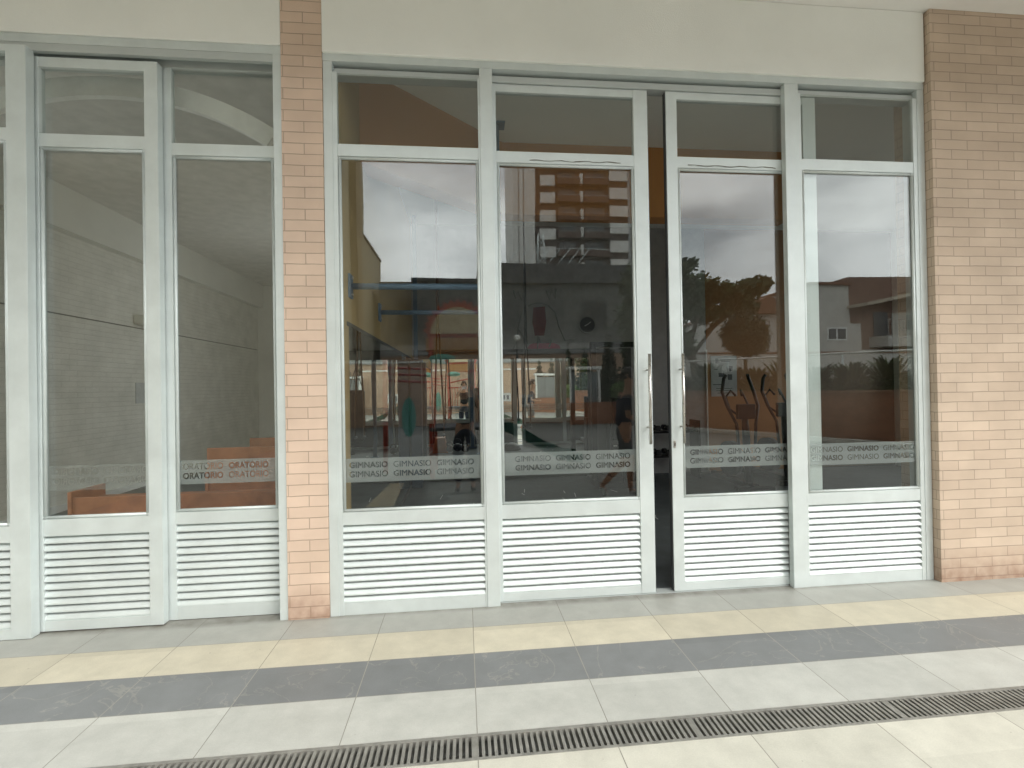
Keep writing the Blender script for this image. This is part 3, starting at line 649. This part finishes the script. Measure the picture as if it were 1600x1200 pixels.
# low flat roofed building
LB_ = mat('low_building_dark', (.10, .105, .10), .7, 0, .1, .5)
t = thing('flat_roof_building', 'long low dark building with a flat roof beyond the play area', 'building', (4, -24, 0))
box('wall', LB_, -8.6, 8.7, -8, 0, 0, 7.5, t); box('facade_band', mat('grey_fascia', (.28, .28, .27), .8), -8.6, 8.7, .001, .2, 3.4, 4.0, t)
box('lower_wall', BRK_W, -8.6, 8.7, .001, .12, 0, 3.399, t)
box('roof', mat('dark_roof_sheet', (.05, .052, .055), .7), -3.2, 8.9, -8.2, .35, 7.501, 7.86, t); box('roof_deck', mat('dark_roof_sheet', (.05, .052, .055), .7), -6.84, -3.201, -8.2, .3, 7.501, 7.68, t)
box('upper_storey', mat('plant_room', (.045, .045, .05), .7), -3.1, 6.2, -7, .1, 7.861, 8.62, t)
for i in range(6):
    f_ = box('window', WIN, -7.6 + i * 2.6, -6.0 + i * 2.6, .0, .06, 4.8, 6.6, t)
# boundary wall with notices
t = thing('boundary_wall', 'low beige brick boundary wall behind the playground', 'wall', (-1, -16.5, 0))
box('wall', BRK_W, -9, 5.4, -.2, 0, 0, 2.6, t); box('coping', WHITE, -9, 5.4, -.24, .04, 2.601, 2.68, t)
def notice(x, lab):
    t = thing('notice_sign', lab, 'sign', (x, -16.49, .95)); box('plate', mat('notice_plate', (.6, .62, .62), .5), -.32, .32, 0, .015, -.26, .26, t)
    box('print', mat('notice_ink', (.1, .12, .15), .6), -.2, -.04, .016, .02, -.14, .14, t); box('print', MATS['notice_ink'], .06, .2, .016, .02, -.14, .14, t)
notice(2.55, 'pale notice plate right on the boundary wall, near the lamp post'); notice(-5.0, 'pale notice plate left on the boundary wall, near the slide')
t = thing('lamp_post', 'slim dark lamp post in front of the boundary wall', 'lamp post', (2.1, -15.5, 0))
B().tube([(0, 0, 0), (0, 0, 3.4)], [.06, .04], None, 10).obj('pole', BLACKM, t); B().ball((0, 0, 3.5), .14, None, (1, 1, 1)).obj('globe', WHITE, t)
t = thing('white_shelter', 'white framed kiosk standing against the boundary wall', 'kiosk', (4.9, -15.7, 0))
for sx in (-.6, .6): B().box(sx - .05, sx + .05, -.05, .05, 0, 2.2).obj('post', WHITE, t)
B().box(-.7, .7, -.5, .1, 2.201, 2.32).obj('roof', WHITE, t); B().box(-.54, .54, -.03, .03, .1, 2.1).obj('panel', mat('kiosk_panel', (.2, .22, .22), .5), t)

# planter wall on the right, oblique
A0 = Vector((11.2, -5.6, 0)); A1 = Vector((6.3, -14.9, 0)); d = (A1 - A0); Ln = d.length; u_ = d.normalized(); nrm = Vector((u_.y, -u_.x, 0))
if nrm.x < 0: nrm = -nrm
Mx = Matrix.Translation(A0) @ Matrix(((u_.x, nrm.x, 0, 0), (u_.y, nrm.y, 0, 0), (0, 0, 1, 0), (0, 0, 0, 1)))
t = thing('planter', 'long reddish brick planter along the right side of the courtyard', 'planter', (0, 0, 0)); t.matrix_world = Mx
box('wall', BRK_B, 0, Ln, 0, .2, 0, 1.25, t); box('wall', BRK_B, 0, Ln, 1.3, 1.5, 0, 1.25, t); box('soil', mat('soil', (.05, .035, .025), .95), 0, Ln, .2, 1.3, .9, 1.15, t)
box('coping', mat('planter_coping', (.30, .16, .10), .8), 0, Ln, -.03, .23, 1.251, 1.31, t)
kb = thing('kerb', 'pale painted kerb running along the brick planter', 'kerb', (0, 0, 0)); kb.matrix_world = Mx; box('stone', mat('pale_kerb', (.6, .6, .56), .8), 0, Ln, -.5, -.35, -.003, .10, kb)
rl = thing('guard_rail', 'white metal guard rail above the planter hedge', 'railing', (0, 0, 0)); rl.matrix_world = Mx
B().tube([(0, 1.4, 2.33), (Ln, 1.4, 2.38)], .03, None, 8).obj('top_rail', WHITE, rl)
for i in range(7): B().tube([(i * Ln / 6, 1.4, 1.25), (i * Ln / 6, 1.4, 2.33)], .025, None, 8).obj('post', ALU, rl)
def crown(name, clumps, n, leaf, m, parent):
    b = B()
    tot = sum(c[3] ** 2 for c in clumps)
    for (x, y, z, r, fz) in clumps:
        k = int(n * r * r / tot)
        for i in range(k):
            v = Vector((random.gauss(0, 1), random.gauss(0, 1), random.gauss(0, 1))).normalized() * r * (random.random() ** .38) * random.uniform(.8, 1.12)
            p = Vector((x + v.x, y + v.y, z + v.z * fz)); s = leaf * random.uniform(.5, 1.3)
            q = Vector((random.gauss(0, 1), random.gauss(0, 1), random.gauss(0, 1))).normalized(); e1 = q.orthogonal().normalized() * s; e2 = q.cross(e1).normalized() * s * .6
            b.bm.faces.new([b.bm.verts.new(p + e1), b.bm.verts.new(p + e2 * .9), b.bm.verts.new(p - e1), b.bm.verts.new(p - e2)])
    me = bpy.data.meshes.new(name); b.bm.to_mesh(me); b.bm.free(); me.materials.append(m); o = bpy.data.objects.new(name, me); C.objects.link(o); o.parent = parent; return o
def blades(b, c, n, h, spread, m):
    for i in range(n):
        a = random.uniform(0, 6.28); hh = h * random.uniform(.55, 1.15); l = spread * random.uniform(.4, 1.2); wd = random.uniform(.02, .05)
        x, y, z = c; dx, dy = math.cos(a), math.sin(a)
        p = [Vector((x + dx * l * t_, y + dy * l * t_, z + hh * (t_ * 1.7 - .8 * t_ * t_))) for t_ in (0, .4, .75, 1.0)]
        ws = [wd * .5, wd, wd * .8, .003]; sx = Vector((-dy, dx, 0))
        vs = [(b.bm.verts.new(q + sx * w1), b.bm.verts.new(q - sx * w1)) for q, w1 in zip(p, ws)]
        for j in range(3): b.bm.faces.new((vs[j][0], vs[j + 1][0], vs[j + 1][1], vs[j][1]))
protos = []
for k in range(3):
    b = B(); blades(b, (0, 0, 0), 150, .85, .55, None); o = b.obj('foliage', [LEAF, LEAF2, LEAF][k]); protos.append(o.data); bpy.data.objects.remove(o)
adj = ['bushiest', 'spiky', 'low', 'broad', 'thin', 'drooping', 'upright', 'dense', 'ragged', 'leafy', 'tall', 'short']
for i in range(12):
    t = thing('planter_shrub', '%s shrub in the brick planter, number %s from its near end' % (adj[i], ['one', 'two', 'three', 'four', 'five', 'six', 'seven', 'eight', 'nine', 'ten', 'eleven', 'twelve'][i]), 'shrub', Mx @ Vector((.5 + i * Ln / 12.3, .75, 1.1)), 'shrubs in the brick planter')
    o = bpy.data.objects.new('foliage', protos[i % 3]); C.objects.link(o); o.parent = t
    crown('leaves', [(0, 0, .28, .42, .75), (.3, .1, .22, .34, .8), (-.3, -.1, .25, .36, .7)], 1500, .06, [LEAF, LEAF2][i % 2], t)
    s = random.uniform(1.0, 1.3); t.scale = (s, s, s * random.uniform(.8, 1.15)); t.rotation_euler = (0, 0, i * 1.3)
    B().tube([(0, 0, 0), (.02, 0, .25)], .02, None, 6).obj('stem', BARK, t)

# trees
t = thing('broadleaf_tree', 'large spreading broadleaf tree behind the planter', 'tree', (10.8, -18, 0))
B().tube([(0, 0, 0), (.1, 0, 1.2), (-.1, 0, 2.6), (-.3, 0, 4.0)], [.24, .2, .17, .12], None, 10).obj('trunk', BARK, t)
b = B()
for p in ([(-.1, 0, 2.4), (-1.0, .2, 3.8), (-1.8, 0, 5.4)], [(-.15, 0, 2.8), (1.1, -.1, 4.4), (2.6, 0, 5.5), (3.3, 0, 6.0)], [(-.2, 0, 3.4), (.1, .4, 5.2), (.2, .2, 6.4)], [(.5, 0, 3.9), (1.6, .3, 4.8), (2.4, .2, 5.0)]):
    b.tube(p, [.11, .07, .04, .02][:len(p)], None, 7)
b.obj('limb', BARK, t)
cl = [(-1.6, 0, 7.3, .75, 1), (-1.1, 0, 6.5, 1.0, .8), (-2.4, 0, 6.2, 1.2, .9), (-2.6, .3, 4.6, 1.3, 1), (-1.3, -.2, 4.9, 1.2, 1), (-2.4, 0, 3.2, 1.2, .9), (-.9, 0, 3.4, .9, .9), (.1, 0, 6.0, 1.0, .75), (.9, .2, 5.8, .9, .7), (.4, 0, 5.0, .9, .8),
      (1.9, 0, 5.7, .9, .65), (2.7, 0, 6.0, .85, .6), (3.3, 0, 6.3, .55, .6), (2.4, .1, 5.1, .7, .6), (-.3, 0, 7.1, .45, .8), (1.5, 0, 4.9, .6, .6)]
crown('crown', cl, 15000, .13, LEAF, t)
t = thing('round_topiary_tree', 'small dark tree clipped into a round ball crown', 'tree', (10.75, -14, 0))
B().tube([(0, 0, 0), (.05, 0, 1.6), (0, 0, 2.9)], [.1, .08, .06], None, 8).obj('trunk', BARK, t)
crown('crown', [(0, 0, 3.45, .88, 1.0), (.15, 0, 3.2, .8, .9)], 9000, .07, LEAF2, t)
def cypress(x, y, h, r, label):
    t = thing('cypress_tree', label, 'tree', (x, y, 0), 'cypress trees beside the boundary wall')
    B().tube([(0, 0, 0), (0, 0, h * .8)], [.1, .03], None, 7).obj('trunk', BARK, t)
    n = 9; crown('crown', [(0, 0, .4 + (h - .7) * i / (n - 1), r * (1.0 - .85 * (i / (n - 1)) ** 1.6), 1.3) for i in range(n)], 3600, .07, LEAF2, t)
cypress(7.25, -20, 4.75, .55, 'tallest cypress standing near the large tree'); cypress(6.1, -20.3, 3.7, .5, 'shorter cypress, second from the large tree'); cypress(5.2, -20.1, 3.9, .42, 'narrow cypress nearest the kiosk'); cypress(8.35, -20.4, 4.2, .5, 'cypress pressed against the large tree')
t = thing('clipped_hedge', 'dark clipped hedge behind the cypress trees', 'hedge', (7, -21.2, 0))
crown('foliage', [(-2.2 + i * .55, 0, 1.0 + (i % 3) * .12, .9, 1.6) for i in range(9)], 6000, .09, LEAF2, t); B().box(-2.3, 2.3, -.3, .3, 0, .5).obj('stems', BARK, t)
t = thing('leafy_bush', 'bright green leafy bush below the cypress trees', 'bush', (6.3, -15.2, 1.0)); crown('foliage', [(0, 0, .3, .5, .8), (.5, 0, .15, .4, .8)], 1500, .07, mat('bright_leaf', (.10, .18, .04), .6, 0, .4, 2), t); B().tube([(0, 0, -1.0), (0, 0, .2)], .04).obj('stem', BARK, t)
b = B(); b.box(4.2, 8.2, -15.6, -15.4, 0, .85, BRK_B); tag(b.obj('garden_wall'), 'short reddish brick garden wall below the cypress trees', 'wall')

# apartment tower
TW = mat('tower_white', (.62, .60, .56), .85, 0, .06, .3); TB = mat('tower_brown', (.065, .042, .036), .85, 0, .15, .4); TG = mat('tower_grey', (.30, .30, .29), .85, 0, .05, .3)
t = thing('apartment_tower', 'tall brown and white apartment tower with stacked balconies', 'building', (16.6, -66, 0))
H = 46; FL = 2.62
box('wall', TB, -5.9, 9.4, -12, 0, 0, H, t); box('side_wall', TW, -9.1, -5.901, -12, .3, 0, H, t)
for gx in (-7.6, -8.3): box('groove', mat('groove_dark', (.12, .1, .09), .9), gx, gx + .1, .301, .32, 0, H - 1, t)
z = 2.0; i = 0
while z < H - 2:
    o = box('window_surround', TW, -5.2, -3.0, .001, .4, z, z + 1.55, t)
    o = box('window_surround', TW, 5.3, 8.0, .001, .4, z + .9, z + 2.5, t); box('window', WIN, 6.1, 7.5, .401, .42, z - .02 + .9 + .2, z + 2.3, t) if False else None
    for bx0, bx1 in ((-2.75, .55), (1.15, 5.0)):
        bb = box('balcony', mat('balcony_brown', (.09, .055, .045), .85), bx0, bx1, .001, 1.2, z, z + .95, t); box('railing', TG, bx0, bx1, 1.201, 1.24, z + .951, z + 1.03, bb)
        box('window', WIN, bx0 + .4, bx1 - .5, .001, .03, z + 1.1, z + 2.3, t)
    box('pier', TW, .62, 1.08, .001, .9 , z + .2, z + 1.7, t)
    z += FL
box('pier', TG, 8.05, 9.4, .001, .35, 0, H, t); box('roof', TG, -9.3, 9.6, -12.3, 1.3, H + .001, H + .6, t)
# lattice mast and roof rails
t = thing('lattice_mast', 'thin metal lattice mast on the low flat roof', 'mast', (4.9, -22.6 - 3.4, 8.6))
b = B(); hh = 2.4
for sx in (-.25, .25):
    for sy in (-.25, .25): b.tube([(sx, sy, 0), (sx * .6, sy * .6, hh)], .022, None, 5)
b.obj('leg', ALU, t); b = B()
for i in range(6):
    z0_, z1_ = i * hh / 6, (i + 1) * hh / 6
    for s in (-1, 1): b.tube([(-.25 * s * (1 - .07 * i), .22, z0_), (.25 * s * (1 - .07 * i), .22, z1_)], .013, None, 4)
b.obj('bracing', ALU, t)
t = thing('roof_scaffold', 'thin slanting metal rails on the low flat roof', 'scaffold', (4, -25.5, 8.62))
for i in range(8):
    x0_ = -1.6 + i * .62; B().tube([(x0_, 0, 0), (x0_ + 1.1, 0, 1.35)], .02, None, 5).obj('rail', ALU, t)
B().tube([(-.5, 0, 1.35), (5.0, 0, 1.35)], .022, None, 5).obj('top_rail', ALU, t)

# houses on the right
HW = mat('house_white', (.48, .46, .42), .85, 0, .06, .4); HB = mat('house_brown', (.20, .12, .09), .85, 0, .1, .5)
t = thing('white_house', 'plain pale house with one small double window', 'house', (28.6, -32, 0))
box('wall', HW, -1.4, 2.0, -8, 0, 0, 9.2, t); box('lower_wall', HW, -2.2, 2.2, .001, .8, 0, 6.0, t); box('roof', ROOF, -1.6, 2.2, -8.2, .2, 9.201, 9.4, t)
wfr = box('window', WHITE, -.6, 1.0, .801, .86, 4.7, 5.7, t); box('pane', WIN, -.5, .12, .861, .88, 4.8, 5.6, wfr); box('pane', WIN, .25, .9, .861, .88, 4.8, 5.6, wfr)
t = thing('balcony_house', 'brown house with a sloping roof and a railed balcony', 'house', (34, -32, 0))
box('wall', HB, -3.4, 6, -9, 0, 0, 8.9, t); b = B(); b.poly([(-3.6, 7.3), (6, 9.2), (6, 9.45), (-3.6, 7.55)], .0, 2.0, None); b.obj('roof', mat('eaves_pale', (.42, .36, .28), .8), t)
box('upper_wall', HB, -3.3, 6, -9, -.1, 8.9, 9.9, t)
box('balcony', HW, -1.8, 6, .001, 1.8, 4.2, 5.0, t); b = B()
for i in range(26): b.box(-1.7 + i * .3, -1.67 + i * .3, 1.7, 1.74, 5.001, 6.2, None)
b.box(-1.75, 6, 1.69, 1.75, 6.2, 6.27, None); b.obj('railing', mat('rail_grey', (.35, .33, .30), .6), t)
box('inner_wall', HW, .2, 5.8, .001, .06, 5.2, 7.0, t); box('window', WIN, -1.4, -.1, .001, .05, 5.1, 7.1, t); box('window', WIN, 1.4, 4.2, .061, .1, 5.6, 6.8, t)
box('lower_wall', HW, -3.0, 6, .001, .5, 0, 4.0, t); box('door', HB, -2.6, -1.8, .501, .56, 1.0, 3.2, t)
t = thing('gabled_house', 'small pale house with a brown gabled roof behind the round tree', 'house', (24.0, -32, 0))
box('wall', HW, -3.5, 2.6, -8, 0, 0, 6.9, t); b = B(); b.poly([(-3.8, 6.901), (2.9, 6.901), (-.4, 8.3)], -8.2, .5, None); b.obj('roof', ROOF, t); box('window', WIN, -1.6, -.2, .001, .05, 4.2, 5.6, t)
t = thing('service_wall', 'plain pale street wall running behind the planter hedge', 'wall', (22, -26, 0)); box('wall', HW, -12, 18, -.2, 0, 0, 3.4, t); box('coping', ROOF, -12, 18, -.25, .05, 3.401, 3.5, t)

# playground
t = thing('play_structure', 'colourful playground climbing frame with a sun shaped roof', 'play structure', (-.09, -5.45, 0))
for sx in (-.47, .47):
    for sy in (-.45, .45): B().tube([(sx, sy, 0), (sx, sy, 2.45)], .045, None, 12).obj('post', RED, t)
for sy in (.44, -.47):
    b = B(); Ns = 15; ou = []
    for i in range(Ns * 2 + 1):
        a = math.pi * i / (Ns * 2); rr = .60 if i % 2 else .52; ou.append((rr * 1.02 * math.cos(a), 2.50 + rr * math.sin(a)))
    b.poly(ou + [(-.5, 2.44), (.5, 2.44)], sy, sy + .03, None); b.obj('sun_rays', RED, t)
    b = B(); b.poly([(.47 * math.cos(math.pi * i / 20), 2.5 + .45 * math.sin(math.pi * i / 20)) for i in range(21)], sy + (.031 if sy > 0 else -.03), sy + (.06 if sy > 0 else -.001), None); b.obj('sun_disc', CREAM, t)
b = B()
for i in range(14):
    a0_, a1_ = math.pi * i / 14, math.pi * (i + 1) / 14; b.poly([(.46 * math.cos(a0_), 2.49 + .44 * math.sin(a0_)), (.46 * math.cos(a1_), 2.49 + .44 * math.sin(a1_)), (.43 * math.cos(a1_), 2.49 + .41 * math.sin(a1_)), (.43 * math.cos(a0_), 2.49 + .41 * math.sin(a0_))], -.43, .43, None)
b.obj('roof', ORNG, t)
for sy in (.42, -.44): B().box(-.56, .56, sy, sy + .06, 2.18, 2.43, None, .02).obj('valance', ORNG, t)
b = B(); b.box(-.5, .5, -.5, .5, .80, .86, None, .01); b.obj('deck', mat('deck_grey', (.12, .13, .15), .7), t)
b = B()
for i in range(8): b.tube([(-.38 + i * .108, -.47, .86), (-.38 + i * .108, -.47, 1.55)], .012, None, 6)
b.tube([(-.47, -.47, 1.55), (.47, -.47, 1.55)], .018, None, 8); b.tube([(-.47, -.47, 1.75), (.47, -.47, 1.9)], .03, None, 8); b.obj('railing', RED, t)
b = B(); b.poly([(-.86 + .12 * math.cos(a * .314), 1.05 + .34 * math.sin(a * .314)) for a in range(20)], .4, .46, None); b.obj('round_panel', TEAL, t)
B().ball((-.28, .5, 2.05), .12, None, (2.0, .6, .8)).obj('cloud_panel', TEAL, t)
b = B(); pr = [(.5, .86), (.75, .80), (1.15, .62), (1.6, .36), (1.95, .20), (2.25, .16)]
for yy0, yy1, hh in ((-.26, .26, 0), (-.30, -.26, .14), (.26, .30, .14)):
    b.poly([(x_, z_ + .02 + hh) for x_, z_ in pr] + [(x_, z_ - .03) for x_, z_ in pr[::-1]], yy0, yy1, None)
b.obj('slide', GREEN, t)
for sx in (-1.35,): B().tube([(sx, -.1, 0), (sx, -.1, 2.1)], .045, None, 10).obj('post', RED, t)
b = B()
for z in (1.65, 1.78, 1.9): b.tube([(-.47, -.45, z), (-1.35, -.1, z + .05)], .022, None, 8)
b.obj('ladder_bar', RED, t)

# ------------------------------------------------------------------ people
def skin(name, verts, edges, m, parent=None, sub=2, root=0):
    me = bpy.data.meshes.new(name); me.from_pydata([v[:3] for v in verts], edges, []); me.materials.append(m)
    o = bpy.data.objects.new(name, me); C.objects.link(o); md = o.modifiers.new('skin', 'SKIN'); md.use_smooth_shade = True; md.branch_smoothing = .6
    for i, v in enumerate(verts):
        r = v[3]; r = r if isinstance(r, tuple) else (r, r); me.skin_vertices[0].data[i].radius = r; me.skin_vertices[0].data[i].use_root = (i == root)
    s = o.modifiers.new('sub', 'SUBSURF'); s.levels = sub; s.render_levels = sub
    if parent is not None: o.parent = parent
    return o
def person(label, loc, rz, J, shirt, shorts, shoe, hairm, long_leg=False):
    """J: joints in local metres, x forward, y to the left; a dictionary of named points"""
    t = thing('person', label, 'person', loc); t.rotation_euler = (0, 0, rz)
    V = []; E = []; idx = {}
    def add(n, p, r, par=None):
        idx[n] = len(V); V.append((*p, r))
        if par is not None: E.append((idx[par], idx[n]))
    add('pelvis', J['pelvis'], (.115, .14)); add('waist', J['waist'], (.10, .125), 'pelvis'); add('chest', J['chest'], (.115, .155), 'waist'); add('neck', J['neck'], .055, 'chest')
    add('jaw', J['jaw'], (.068, .060), 'neck'); add('head', J['head'], (.092, .078), 'jaw'); add('crown', J['crown'], (.062, .056), 'head')
    nose = Vector(J['head']) * .45 + Vector(J['jaw']) * .55 + Vector((.088, 0, .01)); add('nose', nose, .012, 'jaw') if False else None
    for s in 'LR':
        add('sh' + s, J['sh' + s], .055, 'chest'); add('el' + s, J['el' + s], .040, 'sh' + s); add('wr' + s, J['wr' + s], .027, 'el' + s); add('pa' + s, J['pa' + s], (.036, .016), 'wr' + s)
        a = (Vector(J['pa' + s]) - Vector(J['wr' + s])).normalized(); sd_ = a.cross(Vector((0, 0, 1))).normalized(); upv = sd_.cross(a)
        for f in range(4):
            o_ = upv * ((f - 1.5) * .019); l = [.034, .040, .037, .028][f]; k1 = Vector(J['pa' + s]) + o_ + a * .03; k2 = k1 + a * l * .9 + sd_ * .008 * (1 if s == 'L' else -1); k3 = k2 + a * l * .5 + sd_ * .022 * (1 if s == 'L' else -1)
            add('f%d%s' % (f, s), k1, .0085, 'pa' + s); add('g%d%s' % (f, s), k2, .008, 'f%d%s' % (f, s)); add('h%d%s' % (f, s), k3, .007, 'g%d%s' % (f, s))
        th = Vector(J['wr' + s]) * .5 + Vector(J['pa' + s]) * .5 + upv * .04; add('t1' + s, th, .010, 'wr' + s); add('t2' + s, th + upv * .012 + a * .035, .009, 't1' + s)
        add('hi' + s, J['hi' + s], .085, 'pelvis'); add('kn' + s, J['kn' + s], .056, 'hi' + s); add('ca' + s, Vector(J['kn' + s]) * .68 + Vector(J['an' + s]) * .32 + Vector((-.015, 0, 0)), .052, 'kn' + s); add('an' + s, J['an' + s], .034, 'ca' + s); add('to' + s, J['to' + s], (.035, .025), 'an' + s)
    skin('body', V, E, SKIN, t)
    hd = Vector(J['head']); jw = Vector(J['jaw']); fx = Vector(J.get('face', (1, 0, 0))).normalized(); sy = Vector((-fx.y, fx.x, 0))
    b = B(); b.ball(tuple(hd * .4 + jw * .6 + fx * .082), .016, SKIN, (1, .8, 1.2)); b.obj('nose', SKIN, t)
    for s in (-1, 1): B().ball(tuple(hd * .75 + jw * .25 + fx * .074 + sy * s * .032), .011, None, (1, 1.2, .7)).obj('eye', BLACK, t); B().ball(tuple(hd * .62 + jw * .38 + sy * s * .086), .022, None, (.7, .4, 1.2)).obj('ear', SKIN, t)
    B().ball(tuple(jw + fx * .066 - Vector((0, 0, .012))), .018, None, (.6, 1.3, .35)).obj('mouth', mat('lips', (.3, .1, .08), .5), t)
    b = B()
    for i in range(150):
        v = Vector((random.gauss(0, 1), random.gauss(0, 1), random.gauss(0, 1))).normalized()
        if v.z < -.35 or (v.dot(fx) > .45 and v.z < .55): continue
        b.ball(tuple(hd + Vector((0, 0, .03)) - fx * .012 + Vector((v.x * .093, v.y * .085, v.z * .10))), random.uniform(.018, .03), None, (1, 1, 1), 1)
    b.obj('hair', hairm, t)
    # clothes
    def mid(a, c, k): return tuple(Vector(J[a]) * (1 - k) + Vector(J[c]) * k)
    sv = [(*mid('pelvis', 'waist', .15), (.135, .165)), (*J['waist'], (.125, .155)), (*J['chest'], (.135, .18)), (*mid('chest', 'neck', .62), (.075, .10))]; se = [(0, 1), (1, 2), (2, 3)]
    for s in 'LR': n0 = len(sv); sv += [(*J['sh' + s], .078), (*mid('sh' + s, 'el' + s, .45), .064), (*mid('sh' + s, 'el' + s, .8), .062)]; se += [(2, n0), (n0, n0 + 1), (n0 + 1, n0 + 2)]
    skin('shirt', sv, se, shirt, t)
    k_ = 1.0 if long_leg else .85
    pv = [(*J['pelvis'], (.135, .165)), (*mid('pelvis', 'waist', .5), (.128, .158))]; pe = [(0, 1)]
    for s in 'LR':
        n0 = len(pv); pv += [(*J['hi' + s], .108), (*mid('hi' + s, 'kn' + s, k_), .082)]; pe += [(0, n0), (n0, n0 + 1)]
        if long_leg: pv.append((*mid('kn' + s, 'an' + s, .9), .065)); pe.append((n0 + 1, n0 + 2))
    skin('trousers' if long_leg else 'shorts', pv, pe, shorts, t)
    for s in 'LR':
        a = Vector(J['an' + s]); c = Vector(J['to' + s]); skin('shoe', [(*(a + (a - c) * .22 - Vector((0, 0, .035))), (.038, .038)), (*(a * .5 + c * .5 - Vector((0, 0, .012))), (.043, .036)), (*(c + (c - a) * .25), (.040, .028))], [(0, 1), (1, 2)], shoe, t, 2)
    return t
# man walking past, facing +x (appears in the glass between the door and its handle)
J1 = dict(pelvis=(0, 0, .93), waist=(.01, 0, 1.07), chest=(.03, 0, 1.30), neck=(.05, 0, 1.47), jaw=(.085, 0, 1.56), head=(.08, 0, 1.645), crown=(.07, 0, 1.71),
          shL=(.03, .18, 1.40), elL=(-.03, .22, 1.13), wrL=(.20, .17, 1.06), paL=(.27, .14, 1.07), shR=(.03, -.18, 1.40), elR=(.0, -.23, 1.12), wrR=(.22, -.16, 1.10), paR=(.29, -.12, 1.12),
          hiL=(0, .09, .88), knL=(-.06, .10, .49), anL=(-.36, .10, .20), toL=(-.30, .10, .07), hiR=(0, -.09, .88), knR=(.12, -.09, .48), anR=(.10, -.09, .09), toR=(.24, -.09, .05))
person('man in dark shirt and grey shorts walking past with hands held forward', (2.18, -2.88, 0), 0, J1, mat('navy_shirt', (.018, .022, .04), .8), mat('grey_shorts', (.11, .12, .13), .8), mat('white_shoe', (.7, .7, .68), .6), HAIR)
# photographer behind the camera, facing the shop front (+y)
J2 = dict(pelvis=(0, 0, .93), waist=(0, 0, 1.07), chest=(.02, 0, 1.29), neck=(.02, 0, 1.46), jaw=(.05, 0, 1.54), head=(.04, 0, 1.625), crown=(.03, 0, 1.69),
          shL=(.0, .18, 1.39), elL=(.14, .26, 1.20), wrL=(.32, .13, 1.47), paL=(.345, .095, 1.51), shR=(.0, -.18, 1.39), elR=(.14, -.26, 1.20), wrR=(.32, -.13, 1.47), paR=(.345, -.095, 1.51),
          hiL=(0, .09, .88), knL=(.03, .11, .48), anL=(0, .11, .09), toL=(.14, .12, .05), hiR=(0, -.09, .88), knR=(.03, -.11, .48), anR=(0, -.11, .09), toR=(.14, -.12, .05))
person('person in dark clothes photographing the shop front with a phone', (0, -3.86, 0), math.pi / 2, J2, mat('black_shirt', (.015, .015, .018), .8), mat('dark_jeans', (.02, .026, .045), .8), mat('dark_shoe', (.03, .03, .03), .6), HAIR, True)
t = thing('mobile_phone', 'slim phone held up sideways by the photographer', 'phone', (0, -3.452, 1.545)); B().box(-.08, .08, -.004, .004, -.038, .038, None, .003).obj('body', mat('phone_shell', (.5, .45, .47), .3), t)
B().tube([(-.055, .0042, .018), (-.055, .0065, .018)], .009, None, 16).obj('lens', BLACK, t)
